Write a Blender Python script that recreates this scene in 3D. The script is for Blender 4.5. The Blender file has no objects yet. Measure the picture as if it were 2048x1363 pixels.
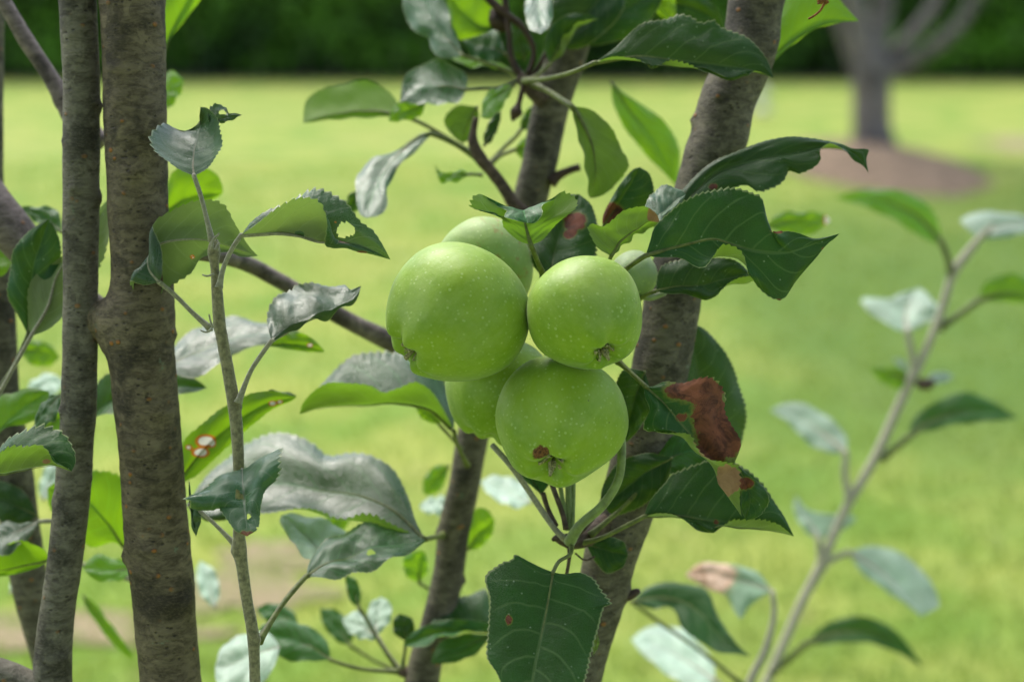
import bpy, bmesh, math, random
import numpy as np
from mathutils import Vector, Matrix, noise as mnoise

scene = bpy.context.scene
R = math.radians
rng = random.Random(7)
nr = np.random.default_rng(11)

# ------------------------------------------------------------------ camera
CAM_H, PITCH, LENS, SENS = 1.20, 13.6, 50.0, 36.0
FPX = LENS / SENS * 2048.0            # focal length in photo pixels
D0 = 0.70                              # distance of the apple plane
cam_d = bpy.data.cameras.new("Camera")
cam = bpy.data.objects.new("Camera", cam_d)
scene.collection.objects.link(cam)
scene.camera = cam
cam.location = (0, 0, CAM_H)
cam.rotation_euler = (R(90 - PITCH), 0, 0)
cam_d.lens, cam_d.sensor_width = LENS, SENS
cam_d.clip_start, cam_d.clip_end = 0.05, 500
cam_d.dof.use_dof = True
cam_d.dof.focus_distance = 0.683
cam_d.dof.aperture_fstop = 4.2
cam_d.dof.aperture_blades = 9

# ------------------------------------------------------------------ light
SUN_EL, SUN_AZ = 56.0, -32.0           # azimuth from +Y, negative = to the left
world = bpy.data.worlds.new("World")
scene.world = world
world.use_nodes = True
wn = world.node_tree
sky = wn.nodes.new("ShaderNodeTexSky")
sky.sky_type = 'NISHITA'
sky.sun_disc = False
sky.sun_elevation = R(SUN_EL)
sky.sun_rotation = R(SUN_AZ)
sky.dust_density = 2.0
sky.air_density = 1.0
sky.ozone_density = 1.0
hsv = wn.nodes.new("ShaderNodeHueSaturation")
hsv.inputs["Saturation"].default_value = 0.7
bg = wn.nodes["Background"]
bg.inputs["Strength"].default_value = 0.15
wn.links.new(sky.outputs[0], hsv.inputs["Color"])
wn.links.new(hsv.outputs[0], bg.inputs["Color"])
sun_d = bpy.data.lights.new("Sun", 'SUN')
sun = bpy.data.objects.new("Sun", sun_d)
scene.collection.objects.link(sun)
sun_d.energy = 1.7
sun_d.angle = R(28)
sun_d.color = (1.0, 0.95, 0.86)
sdir = Vector((math.sin(R(SUN_AZ)) * math.cos(R(SUN_EL)), math.cos(R(SUN_AZ)) * math.cos(R(SUN_EL)), math.sin(R(SUN_EL))))
sun.rotation_euler = (-sdir).to_track_quat('-Z', 'Y').to_euler()
scene.view_settings.view_transform = 'Standard'
scene.view_settings.look = 'None'
scene.view_settings.gamma = 1.0
scene.view_settings.exposure = 1.15
scene.cycles.max_bounces = 8
scene.cycles.transparent_max_bounces = 4
scene.cycles.use_denoising = True

# ------------------------------------------------------------------ space helpers
_p = R(PITCH)
FWD = np.array([0, math.cos(_p), -math.sin(_p)])
UP = np.array([0, math.sin(_p), math.cos(_p)])
RT = np.array([1.0, 0, 0])
ORG = np.array([0, 0, CAM_H])

def P(x, y, z=0.0):
    """a point of the place, given by its bearing (photo pixels) and how far (cm) it stands in front of the apple plane"""
    d = D0 - z / 100.0
    return ORG + FWD * d + RT * ((x - 1024) / FPX * d) + UP * (-(y - 681.5) / FPX * d)

def G(x, y, h=0.0):
    """the point of the ground seen at a bearing"""
    r = FWD + RT * ((x - 1024) / FPX) - UP * ((y - 681.5) / FPX)
    t = (h - CAM_H) / r[2]
    return ORG + r * t

def PXR(r, z=0.0):
    return r / FPX * (D0 - z / 100.0)

def link(o, parent=None):
    scene.collection.objects.link(o)
    if parent is not None:
        o.parent = parent
        o.matrix_parent_inverse = parent.matrix_basis.inverted()
    return o

def tag(o, label=None, cat=None, group=None, kind=None):
    if label: o["label"] = label
    if cat: o["category"] = cat
    if group: o["group"] = group
    if kind: o["kind"] = kind
    return o

def mesh_obj(name, V, F, mats, parent=None, smooth=True, mi=None):
    me = bpy.data.meshes.new(name)
    me.from_pydata([tuple(v) for v in V], [], F)
    for m in (mats if isinstance(mats, (list, tuple)) else [mats]):
        me.materials.append(m)
    if smooth:
        me.polygons.foreach_set("use_smooth", [True] * len(me.polygons))
    if mi is not None:
        me.polygons.foreach_set("material_index", mi)
    me.update()
    return link(bpy.data.objects.new(name, me), parent)

def empty(name, loc, label, cat, group=None):
    o = bpy.data.objects.new(name, None)
    o.empty_display_size = 0.05
    o.location = tuple(loc)
    scene.collection.objects.link(o)
    return tag(o, label, cat, group)

def spline(pts, n):
    """Catmull-Rom through rows of pts, n samples, even in arc length"""
    pts = np.array(pts, float)
    if len(pts) == 2:
        t = np.linspace(0, 1, n)[:, None]
        return pts[0] * (1 - t) + pts[1] * t
    a = np.vstack([2 * pts[0] - pts[1], pts, 2 * pts[-1] - pts[-2]])
    out = []
    K = 14
    for i in range(1, len(a) - 2):
        for k in range(K):
            t = k / K
            p0, p1, p2, p3 = a[i - 1], a[i], a[i + 1], a[i + 2]
            out.append(0.5 * (2 * p1 + (p2 - p0) * t + (2 * p0 - 5 * p1 + 4 * p2 - p3) * t * t + (3 * p1 - p0 - 3 * p2 + p3) * t ** 3))
    out.append(pts[-1])
    out = np.array(out)
    seg = np.linalg.norm(np.diff(out[:, :2], axis=0), axis=1) + 1e-6
    s = np.concatenate([[0], np.cumsum(seg)]); s /= s[-1]
    q = np.linspace(0, 1, n)
    return np.stack([np.interp(q, s, out[:, j]) for j in range(out.shape[1])], 1)

def tube_data(C, Rr, seg=12, cap=True):
    C = np.array(C); n = len(C)
    T = np.gradient(C, axis=0); T /= np.linalg.norm(T, axis=1)[:, None] + 1e-12
    ref = np.array([0, 1.0, 0.02]) if abs(T[0][1]) < .8 else np.array([1.0, 0, 0])
    u = np.cross(T[0], ref); u /= np.linalg.norm(u)
    V = []; F = []
    for i in range(n):
        u = u - T[i] * np.dot(u, T[i]); u /= np.linalg.norm(u)
        w = np.cross(T[i], u)
        for k in range(seg):
            a = 2 * math.pi * k / seg
            V.append(C[i] + (u * math.cos(a) + w * math.sin(a)) * Rr[i])
    for i in range(n - 1):
        for k in range(seg):
            k2 = (k + 1) % seg
            F.append((i * seg + k, i * seg + k2, (i + 1) * seg + k2, (i + 1) * seg + k))
    if cap:
        F.append(tuple(range(seg))[::-1]); F.append(tuple((n - 1) * seg + k for k in range(seg)))
    return V, F

def wood(name, pts, z, mat, parent, seg=28, step=26, rough=0.03, bumps=(), root=False, label=None, rings=0.0):
    """tapered limb; pts = (x, y, radius px[, extra z cm]); bumps = (x, y, reach px, height px, side)"""
    rows = [(p[0], p[1], p[2], p[3] if len(p) > 3 else 0.0) for p in pts]
    L = sum(math.hypot(rows[i + 1][0] - rows[i][0], rows[i + 1][1] - rows[i][1]) for i in range(len(rows) - 1))
    S = spline(rows, max(6, int(L / step)))
    C = [P(s[0], s[1], z + s[3]) for s in S]
    Rr = [max(PXR(s[2], z + s[3]), 0.0004) for s in S]
    if root:
        e = C[-1]; d = C[-1] - C[-4]; d = d / abs(d[2]) if abs(d[2]) > 1e-6 else d
        k = 14
        for i in range(1, k + 1):
            t = i / k
            h = e[2] * (1 - t) - 0.03 * t
            C.append(np.array([e[0] + d[0] * (e[2] - h) * (1 - t * .5), e[1] + d[1] * (e[2] - h) * .3, h]))
            Rr.append(Rr[-1] * 1.012 + (0.004 if i > k - 3 else 0))
    V, F = tube_data(C, Rr, seg)
    V = np.array(V); n = len(C)
    cc = np.repeat(np.array(C), seg, axis=0)
    rr = np.repeat(np.array(Rr), seg)
    dirs = (V - cc) / rr[:, None]
    off = np.zeros(len(V))
    for i, v in enumerate(V):
        q = Vector(v)
        off[i] = rr[i] * rough * (mnoise.noise(q * 45) * 1.3 + mnoise.noise(Vector((q.x * 60, q.y * 60, q.z * 260))) * .45 + mnoise.noise(q * 190) * .35)
    for (bx, by, reach, hgt, bz) in bumps:
        c = P(bx, by, z + bz); rw = PXR(reach, z); hw = PXR(hgt, z)
        d = np.linalg.norm((V - c) * np.array([1, 1, 1.1]), axis=1) / rw
        off += hw * np.exp(-d * d * 1.6) * (1 + .35 * np.array([mnoise.noise(Vector(v) * 420) for v in V]))
    if root and seg > 35:                     # leaf scars, pimples and old bud traces
        rs = np.random.default_rng(int(abs(pts[1][0])) + 5)
        for _ in range(34):
            i = rs.integers(0, n - 16); a = rs.random() * 6.283
            c = V[i * seg + int(a / 6.283 * seg) % seg]
            rw = Rr[i] * rs.uniform(.10, .30); hh = Rr[i] * rs.uniform(-.03, .085)
            d = np.linalg.norm((V - c) * np.array([.7, .7, 1.5]), axis=1) / rw
            off += hh * np.exp(-d * d)
    V = V + dirs * off[:, None]
    o = mesh_obj(name, V, F, mat, parent)
    if label: o["label"] = label
    return o
# ------------------------------------------------------------------ materials
def NT(name):
    m = bpy.data.materials.new(name); m.use_nodes = True
    nt = m.node_tree
    for n in list(nt.nodes): nt.nodes.remove(n)
    out = nt.nodes.new("ShaderNodeOutputMaterial")
    def N(t, **kw):
        n = nt.nodes.new("ShaderNode" + t)
        for k, v in kw.items():
            if k in n.inputs.keys() if isinstance(k, str) else False: n.inputs[k].default_value = v
            else: setattr(n, k, v)
        return n
    def Lk(a, b): nt.links.new(a, b)
    def setv(sock, v):
        if hasattr(v, "node"): nt.links.new(v, sock)
        else: sock.default_value = (v + (1,)) if isinstance(v, tuple) and len(v) == 3 and sock.type == 'RGBA' else v
    def math_(op, a, b=0.0, c=0.0, clamp=False):
        n = nt.nodes.new("ShaderNodeMath"); n.operation = op; n.use_clamp = clamp
        setv(n.inputs[0], a); setv(n.inputs[1], b); setv(n.inputs[2], c)
        return n.outputs[0]
    def mix(f, a, b, bt='MIX'):
        n = nt.nodes.new("ShaderNodeMix"); n.data_type = 'RGBA'; n.blend_type = bt
        setv(n.inputs[0], f); setv(n.inputs[6], a); setv(n.inputs[7], b)
        return n.outputs[2]
    def ramp(f, a, b, lo=0.0, hi=1.0):
        n = nt.nodes.new("ShaderNodeMapRange"); n.interpolation_type = 'SMOOTHSTEP'
        setv(n.inputs[0], f); n.inputs[1].default_value = a; n.inputs[2].default_value = b
        n.inputs[3].default_value = lo; n.inputs[4].default_value = hi
        return n.outputs[0]
    def noise(vec, scale, detail=3, rough=.55, dist=0.0):
        n = nt.nodes.new("ShaderNodeTexNoise"); setv(n.inputs["Vector"], vec)
        n.inputs["Scale"].default_value = scale; n.inputs["Detail"].default_value = detail
        n.inputs["Roughness"].default_value = rough; n.inputs["Distortion"].default_value = dist
        return n.outputs[0]
    def vor(vec, scale, feature='F1', rnd=1.0, out=0):
        n = nt.nodes.new("ShaderNodeTexVoronoi"); n.feature = feature; setv(n.inputs["Vector"], vec)
        n.inputs["Scale"].default_value = scale; n.inputs["Randomness"].default_value = rnd
        return n
    def mapping(vec, sc=(1, 1, 1), loc=(0, 0, 0)):
        n = nt.nodes.new("ShaderNodeMapping"); setv(n.inputs[0], vec)
        n.inputs["Scale"].default_value = sc; n.inputs["Location"].default_value = loc
        return n.outputs[0]
    def bump(h, strength, dist, nrm=None):
        n = nt.nodes.new("ShaderNodeBump"); setv(n.inputs["Height"], h)
        n.inputs["Strength"].default_value = strength; n.inputs["Distance"].default_value = dist
        if nrm is not None: nt.links.new(nrm, n.inputs["Normal"])
        return n.outputs[0]
    return m, nt, out, N, Lk, setv, math_, mix, ramp, noise, vor, mapping, bump

def leaf_mat(name, top, under, trans, tw, rough, sheen=0.0, bcols=((.045, .014, .008), (.20, .066, .030)), veincol=None, specks=0.0, spec=0.5, utw=None):
    m, nt, out, N, Lk, setv, M_, mix, ramp, noise, vor, mapping, bump = NT(name)
    uv = N("UVMap").outputs[0]
    sep = N("SeparateXYZ"); Lk(uv, sep.inputs[0])
    u, v = sep.outputs[0], sep.outputs[1]              # u along, v 0..1 across
    vs = M_('MULTIPLY_ADD', v, 2.0, -1.0)
    av = M_('ABSOLUTE', vs)
    sgn = M_('SIGN', vs)
    obj = N("TexCoord").outputs["Object"]
    oi = N("ObjectInfo").outputs["Random"]
    wob = noise(obj, 60, 2)
    # lateral veins
    s = M_('SUBTRACT', u, M_('MULTIPLY', av, 0.20))
    s = M_('SUBTRACT', s, M_('MULTIPLY', M_('MULTIPLY', av, av), 0.07))
    s = M_('ADD', s, M_('MULTIPLY', sgn, 0.031))
    s = M_('ADD', s, M_('MULTIPLY', wob, 0.05))
    ph = M_('FRACT', M_('MULTIPLY', s, 7.5))
    dv = M_('ABSOLUTE', M_('SUBTRACT', ph, 0.5))        # 0 at vein
    lat = ramp(dv, 0.015, 0.075, 1, 0)
    lat = M_('MULTIPLY', lat, ramp(av, 0.75, 1.0, 1, 0.15))
    # tertiary ribs running between the laterals
    t1 = M_('FRACT', M_('MULTIPLY', M_('ADD', M_('ADD', av, M_('MULTIPLY', u, 1.4)), M_('MULTIPLY', wob, .13)), 30.0))
    ter = ramp(M_('ABSOLUTE', M_('SUBTRACT', t1, .5)), 0.04, 0.2, 1, 0)
    cell = vor(obj, 900, 'DISTANCE_TO_EDGE')
    ret = ramp(cell.outputs["Distance"], 0.02, 0.14, 1, 0)
    mid = ramp(av, 0.018, 0.045, 1, 0)
    veins = M_('MAXIMUM', M_('MAXIMUM', M_('MULTIPLY', lat, .8), M_('MULTIPLY', mid, 1.0)), M_('MULTIPLY', M_('MAXIMUM', M_('MULTIPLY', ter, .6), ret), .22))
    vc = veincol or tuple(min(1, c * 3.2 + .03) for c in top)
    # patchy tone
    pt = noise(obj, 38, 4, .6)
    var = M_('MULTIPLY_ADD', oi, .5, .75)
    topc = mix(ramp(pt, .3, .7), tuple(c * .75 for c in top), tuple(min(1, c * 1.3) for c in top))
    topc = mix(M_('MULTIPLY', veins, .72), topc, vc)
    if specks:
        sp = vor(mapping(obj, (1, 1, 1)), 330)
        dots = ramp(sp.outputs["Distance"], .10, .20, 1, 0)
        sel = ramp(noise(obj, 220, 1), .56, .62)
        topc = mix(M_('MULTIPLY', M_('MULTIPLY', dots, sel), specks), topc, (.45, .55, .38))
    undc = mix(ramp(pt, .3, .7), tuple(c * .8 for c in under), tuple(min(1, c * 1.2) for c in under))
    undc = mix(M_('MULTIPLY', veins, .5), undc, tuple(min(1, c * 1.5 + .05) for c in under))
    edge = ramp(av, .955, .985)
    topc = mix(M_('MULTIPLY', edge, .75), topc, (.30, .34, .16))
    # scorch and spots
    br = N("Attribute"); br.attribute_name = "brown"
    nb = noise(obj, 190, 4, .6)
    bfac = ramp(M_('ADD', br.outputs["Fac"], M_('MULTIPLY', M_('SUBTRACT', nb, .5), .55)), .49, .53)
    brim = ramp(M_('ADD', br.outputs["Fac"], M_('MULTIPLY', M_('SUBTRACT', nb, .5), .55)), .47, .66)
    n2 = noise(obj, 120, 5, .7, .6)
    bcol = mix(ramp(n2, .32, .62), bcols[0], bcols[1])
    bund = mix(ramp(n2, .3, .7), (.26, .14, .08), (.40, .24, .14))
    sp_ = N("Attribute"); sp_.attribute_name = "spot"
    rim = ramp(sp_.outputs["Fac"], .40, .50)
    core = ramp(sp_.outputs["Fac"], .60, .66)
    spc = mix(core, (.60, .20, .02), (.85, .80, .74))
    halo = ramp(M_('ADD', br.outputs['Fac'], M_('MULTIPLY', M_('SUBTRACT', nb, .5), .4)), .36, .50, 0, .6)
    topc = mix(halo, topc, (.20, .20, .03))
    topc = mix(bfac, topc, bcol); undc = mix(bfac, undc, bund)
    topc = mix(rim, topc, spc); undc = mix(rim, undc, spc)
    hs = N("HueSaturation"); setv(hs.inputs["Value"], var); setv(hs.inputs["Hue"], M_('MULTIPLY_ADD', oi, .02, .49)); setv(hs.inputs["Color"], topc)
    topc = hs.outputs[0]
    # relief
    hgt = M_('SUBTRACT', M_('MULTIPLY', M_('COSINE', M_('MULTIPLY', M_('SUBTRACT', ph, .5), 6.283)), -.5), M_('MULTIPLY', mid, 1.2))
    h2 = M_('ADD', M_('ADD', M_('MULTIPLY', hgt, .34), M_('MULTIPLY', noise(obj, 130, 3), 1.3)), M_('ADD', M_('MULTIPLY', M_('MAXIMUM', ter, ret), -.22), M_('MULTIPLY', noise(obj, 400, 3), .5)))
    nrm = bump(h2, .55, .0006)
    geo = N("NewGeometry")
    pb = N("BsdfPrincipled"); setv(pb.inputs["Base Color"], topc); setv(pb.inputs["Roughness"], M_('ADD', M_('ADD', M_('MULTIPLY', M_('SUBTRACT', ramp(noise(obj, 75, 4, .7), .35, .65), .4), .16), rough), M_('ADD', M_('MULTIPLY', bfac, .25), M_('MULTIPLY', veins, .14))))
    pb.inputs["Specular IOR Level"].default_value = spec
    setv(pb.inputs["Normal"], nrm)
    if sheen:
        pb.inputs["Sheen Weight"].default_value = sheen
        pb.inputs["Sheen Roughness"].default_value = .45
        pb.inputs["Sheen Tint"].default_value = (.9, .95, .92, 1)
    pu = N("BsdfPrincipled"); setv(pu.inputs["Base Color"], undc); pu.inputs["Roughness"].default_value = .75
    pu.inputs["Specular IOR Level"].default_value = .25
    pu.inputs["Sheen Weight"].default_value = .25
    setv(pu.inputs["Normal"], bump(M_('ADD', M_('MULTIPLY', veins, 1.0), M_('MULTIPLY', noise(obj, 700, 2), .6)), .5, .0004))
    tr = N("BsdfTranslucent")
    tcol = mix(M_('MULTIPLY', veins, .35), trans, tuple(c * .5 for c in trans))
    tcol = mix(M_('MULTIPLY', bfac, .9), tcol, (.10, .03, .01))
    tcol = mix(rim, tcol, spc)
    setv(tr.inputs["Color"], tcol)
    m1 = N("MixShader"); m1.inputs[0].default_value = tw; Lk(pb.outputs[0], m1.inputs[1]); Lk(tr.outputs[0], m1.inputs[2])
    m2 = N("MixShader"); m2.inputs[0].default_value = utw if utw is not None else tw; Lk(pu.outputs[0], m2.inputs[1]); Lk(tr.outputs[0], m2.inputs[2])
    ms = N("MixShader"); Lk(geo.outputs["Backfacing"], ms.inputs[0]); Lk(m1.outputs[0], ms.inputs[1]); Lk(m2.outputs[0], ms.inputs[2])
    Lk(ms.outputs[0], out.inputs[0])
    return m

MAT = {}
MAT['m'] = leaf_mat("leaf_mature", (.008, .052, .008), (.15, .20, .055), (.20, .42, .01), .08, .36, specks=.35, spec=.26, veincol=(.085, .15, .045), utw=.22)
MAT['s'] = leaf_mat("leaf_waxy", (.009, .058, .009), (.15, .20, .055), (.22, .45, .01), .10, .30, spec=.72, utw=.34)
MAT['n'] = leaf_mat("leaf_mature_plain", (.010, .062, .009), (.15, .21, .055), (.23, .48, .01), .16, .36, spec=.32, utw=.34)
MAT['g'] = leaf_mat("leaf_thin", (.035, .12, .012), (.11, .20, .02), (.34, .62, .01), .40, .36, utw=.52)
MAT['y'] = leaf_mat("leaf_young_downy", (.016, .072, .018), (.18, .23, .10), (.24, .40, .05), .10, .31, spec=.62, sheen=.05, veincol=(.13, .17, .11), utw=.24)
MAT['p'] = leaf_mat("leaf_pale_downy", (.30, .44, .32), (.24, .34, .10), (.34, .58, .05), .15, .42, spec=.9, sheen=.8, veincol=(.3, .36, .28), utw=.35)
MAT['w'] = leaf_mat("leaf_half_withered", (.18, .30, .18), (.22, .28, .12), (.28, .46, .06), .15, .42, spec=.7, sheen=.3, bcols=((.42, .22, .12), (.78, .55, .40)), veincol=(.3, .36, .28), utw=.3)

def simple(name, base, rough=.6, spec=.4, nscale=300, var=.4, bumpd=.0004, sheen=0.0, sss=0.0):
    m, nt, out, N, Lk, setv, M_, mix, ramp, noise, vor, mapping, bump = NT(name)
    obj = N("TexCoord").outputs["Object"]
    n1 = noise(obj, nscale, 4, .65)
    c = mix(ramp(n1, .25, .75), tuple(x * (1 - var) for x in base), tuple(min(1, x * (1 + var)) for x in base))
    p = N("BsdfPrincipled"); setv(p.inputs["Base Color"], c); p.inputs["Roughness"].default_value = rough
    p.inputs["Specular IOR Level"].default_value = spec; p.inputs["Sheen Weight"].default_value = sheen
    setv(p.inputs["Normal"], bump(noise(obj, nscale * 2.5, 3), .5, bumpd))
    Lk(p.outputs[0], out.inputs[0])
    return m

MAT['petiole'] = simple("petiole_green", (.115, .14, .035), .5, .35, 250, .4)
MAT['petiole_y'] = simple("petiole_downy", (.26, .25, .17), .8, .2, 500, .3, .0006, sheen=.6)
MAT['palestem'] = simple("pale_shoot_bark", (.36, .34, .24), .8, .2, 420, .3, .0006, sheen=.6)
MAT['stalk'] = simple("fruit_stalk", (.16, .22, .06), .5, .4, 200, .35, sheen=.3)
MAT['shoot'] = simple("downy_shoot_bark", (.20, .185, .10), .8, .2, 420, .5, .0006, sheen=.5)
MAT['spur'] = simple("spur_bark", (.085, .062, .045), .8, .25, 260, .55, .001)
MAT['twig'] = simple("brown_twig", (.05, .028, .018), .6, .4, 200, .5, .0006)
MAT['dry'] = simple("dried_flower", (.20, .085, .03), .8, .2, 700, .6, .0005)
MAT['sepal'] = simple("sepal", (.30, .29, .15), .7, .3, 900, .6, .0004)

def bark(name, base, light, lent=1.0, rust=1.0, scale=1.0):
    m, nt, out, N, Lk, setv, M_, mix, ramp, noise, vor, mapping, bump = NT(name)
    obj = N("TexCoord").outputs["Object"]
    st = mapping(obj, (1, 1, 2.6))
    big = noise(obj, 34 * scale, 4, .62)
    mid = noise(st, 105 * scale, 7, .74, .5)
    fine = noise(st, 520 * scale, 4, .6)
    c = mix(ramp(mid, .34, .64), base, light)
    pat = noise(mapping(obj, (1, 1, 1.3), (3, 1, 2)), 70 * scale, 5, .7, .8)
    c = mix(M_('MULTIPLY', ramp(pat, .53, .66), .6), c, tuple(min(1, x * 1.55) for x in light))
    c = mix(M_('MULTIPLY', ramp(big, .50, .64), .8), c, tuple(x * .34 for x in base))
    c = mix(M_('MULTIPLY', ramp(fine, .45, .75), .35), c, tuple(min(1, x * 1.35) for x in light))
    # dark pits
    pit = vor(mapping(obj, (1, 1, 1.6)), 210 * scale)
    pm = M_('MULTIPLY', ramp(pit.outputs["Distance"], .10, .26, 1, 0), ramp(noise(obj, 95 * scale, 1), .5, .6))
    c = mix(M_('MULTIPLY', pm, .75), c, (.02, .015, .012))
    # rusty lenticels, wider than tall
    lv = vor(mapping(obj, (1, 1, 1.3)), 100 * scale)
    lsz = ramp(noise(obj, 61 * scale, 1), .46, .58)
    lm = M_('MULTIPLY', ramp(lv.outputs["Distance"], .09, .20, 1, 0), M_('MULTIPLY', lsz, lent))
    c = mix(M_('MULTIPLY', lm, .95 * rust), c, (.34, .14, .03))
    # lichen
    li = M_('MULTIPLY', ramp(noise(obj, 55 * scale, 5, .7), .655, .70), ramp(noise(obj, 240 * scale, 3), .4, .55))
    c = mix(M_('MULTIPLY', li, .7), c, (.15, .20, .13))
    p = N("BsdfPrincipled"); setv(p.inputs["Base Color"], c)
    p.inputs["Roughness"].default_value = .68; p.inputs["Specular IOR Level"].default_value = .35
    h = M_('ADD', M_('MULTIPLY', mid, 1.0), M_('ADD', M_('MULTIPLY', fine, .45), M_('SUBTRACT', M_('MULTIPLY', lm, .9), M_('MULTIPLY', pm, .7))))
    setv(p.inputs["Normal"], bump(h, .8, .0016))
    Lk(p.outputs[0], out.inputs[0])
    return m
MAT['barkA'] = bark("bark_brown_grey", (0.051, 0.038, 0.022), (0.168, 0.136, 0.085))
MAT['barkB'] = bark("bark_grey", (0.062, 0.054, 0.038), (0.181, 0.166, 0.126), lent=.6)
MAT['barkC'] = bark("bark_olive", (0.044, 0.037, 0.023), (0.144, 0.128, 0.088), lent=.7)
MAT['barkD'] = bark("bark_purple_grey", (0.079, 0.060, 0.055), (0.210, 0.169, 0.159), lent=.7)
MAT['barkE'] = bark("bark_far", (.10, .085, .075), (.19, .165, .15), scale=.12)

def apple_mat(name, a, b, blush=0.0):
    m, nt, out, N, Lk, setv, M_, mix, ramp, noise, vor, mapping, bump = NT(name)
    tc = N("TexCoord").outputs["Object"]
    oi = N("ObjectInfo").outputs["Random"]
    off = N("VectorMath"); off.operation = 'ADD'; Lk(tc, off.inputs[0])
    cx = N("CombineXYZ"); Lk(oi, cx.inputs[0]); Lk(oi, cx.inputs[2]); Lk(cx.outputs[0], off.inputs[1])
    o = off.outputs[0]
    n1 = noise(o, 34, 4, .55)
    n2 = noise(mapping(o, (1, 1, .35)), 90, 4, .6)
    c = mix(ramp(n1, .32, .68), a, b)
    c = mix(M_('MULTIPLY', ramp(n2, .40, .75), .32), c, tuple(min(1, x * 1.22 + .02) for x in b))
    n3 = noise(mapping(o, (1, 1, 1), (4, 4, 4)), 22, 5, .65)
    c = mix(M_('MULTIPLY', ramp(n3, .48, .68), .38), c, (.35, .46, .14))
    d1 = vor(o, 400)
    sz = noise(o, 300, 1)
    dot = ramp(M_('ADD', d1.outputs["Distance"], M_('MULTIPLY', M_('SUBTRACT', sz, .5), .35)), .12, .34, 1, 0)
    bright = N("SeparateColor"); Lk(d1.outputs["Color"], bright.inputs[0])
    dsel = ramp(bright.outputs[0], .05, .80)
    dn = ramp(noise(o, 28, 2), .30, .60, .55, 1)
    dm = M_('MULTIPLY', M_('MULTIPLY', dot, dsel), dn)
    c = mix(M_('MULTIPLY', dm, .42), c, (.52, .66, .26))
    c = mix(M_('MULTIPLY', ramp(noise(mapping(o, (1, 1, .5), (7, 7, 7)), 260, 5, .75), .42, .68), .22), c, (.33, .46, .10))
    d2 = vor(o, 150)
    b2 = N("SeparateColor"); Lk(d2.outputs["Color"], b2.inputs[0])
    dd = M_('MULTIPLY', ramp(d2.outputs["Distance"], .035, .07, 1, 0), ramp(b2.outputs[1], .84, .86))
    c = mix(M_('MULTIPLY', dd, .8), c, (.07, .07, .02))
    if blush:
        bl = M_('MULTIPLY', ramp(noise(mapping(o, (3, 3, .5)), 70, 3), .56, .70), blush)
        c = mix(bl, c, (.30, .17, .04))
    br = N("Attribute"); br.attribute_name = "brown"
    bf = ramp(M_('ADD', br.outputs["Fac"], M_('MULTIPLY', M_('SUBTRACT', noise(tc, 500, 3), .5), .4)), .45, .6)
    c = mix(bf, c, mix(ramp(noise(tc, 900, 3), .3, .7), (.06, .025, .012), (.24, .10, .035)))
    p = N("BsdfPrincipled"); setv(p.inputs["Base Color"], c)
    setv(p.inputs["Roughness"], M_('ADD', ramp(noise(o, 60, 3), .3, .7, .47, .58), M_('MULTIPLY', bf, .4)))
    p.inputs["Specular IOR Level"].default_value = .42
    p.inputs["Subsurface Weight"].default_value = .22
    p.inputs["Subsurface Radius"].default_value = (.4, .8, .15)
    p.inputs["Subsurface Scale"].default_value = .006
    p.inputs["Sheen Weight"].default_value = .12
    h = M_('ADD', M_('MULTIPLY', noise(o, 230, 3), 1.1), M_('ADD', M_('MULTIPLY', dm, .25), M_('MULTIPLY', noise(o, 900, 2), .2)))
    setv(p.inputs["Normal"], bump(h, .35, .0006))
    Lk(p.outputs[0], out.inputs[0])
    return m
MAT['apple'] = apple_mat("apple_skin", (.165, .300, .006), (.245, .385, .016))
MAT['apple_blush'] = apple_mat("apple_skin_blush", (.20, .32, .06), (.30, .42, .13), blush=.55)
MAT['apple_pale'] = apple_mat("apple_skin_pale", (.20, .30, .12), (.30, .38, .20))

def ground_mat():
    m, nt, out, N, Lk, setv, M_, mix, ramp, noise, vor, mapping, bump = NT("lawn_grass")
    pos = N("TexCoord").outputs["Object"]
    n1 = noise(pos, .55, 4, .6); n2 = noise(pos, 1.9, 4, .65); n3 = noise(pos, 14, 4, .7); n4 = noise(pos, 90, 2, .7)
    c = mix(ramp(n2, .38, .62), (.17, .285, .036), (.35, .385, .080))
    c = mix(M_('MULTIPLY', ramp(n1, .45, .65), .6), c, (.31, .345, .085))
    c = mix(M_('MULTIPLY', ramp(n3, .50, .72), .55), c, (.17, .29, .05))
    c = mix(M_('MULTIPLY', ramp(noise(mapping(pos, (1, 1, 1), (5, 3, 0)), 4.5, 5, .65), .60, .72), .55), c, (.36, .29, .14))
    c = mix(M_('MULTIPLY', ramp(n4, .4, .7), .12), c, (.14, .22, .04))
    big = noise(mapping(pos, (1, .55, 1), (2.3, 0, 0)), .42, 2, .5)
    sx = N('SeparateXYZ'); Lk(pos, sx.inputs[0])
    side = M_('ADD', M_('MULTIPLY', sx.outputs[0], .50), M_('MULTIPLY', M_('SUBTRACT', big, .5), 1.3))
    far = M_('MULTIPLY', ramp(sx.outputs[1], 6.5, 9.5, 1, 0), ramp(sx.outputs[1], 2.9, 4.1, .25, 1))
    c = mix(M_('MULTIPLY', M_('MULTIPLY', ramp(side, .08, .50), far), .9), c, (.10, .18, .03))  # shaded band on the right of the lawn, painted into the ground colour
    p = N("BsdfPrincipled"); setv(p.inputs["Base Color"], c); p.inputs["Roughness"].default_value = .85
    p.inputs["Specular IOR Level"].default_value = .2
    setv(p.inputs["Normal"], bump(M_('ADD', n4, n3), .6, .02))
    Lk(p.outputs[0], out.inputs[0])
    return m
MAT['lawn'] = ground_mat()

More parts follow.
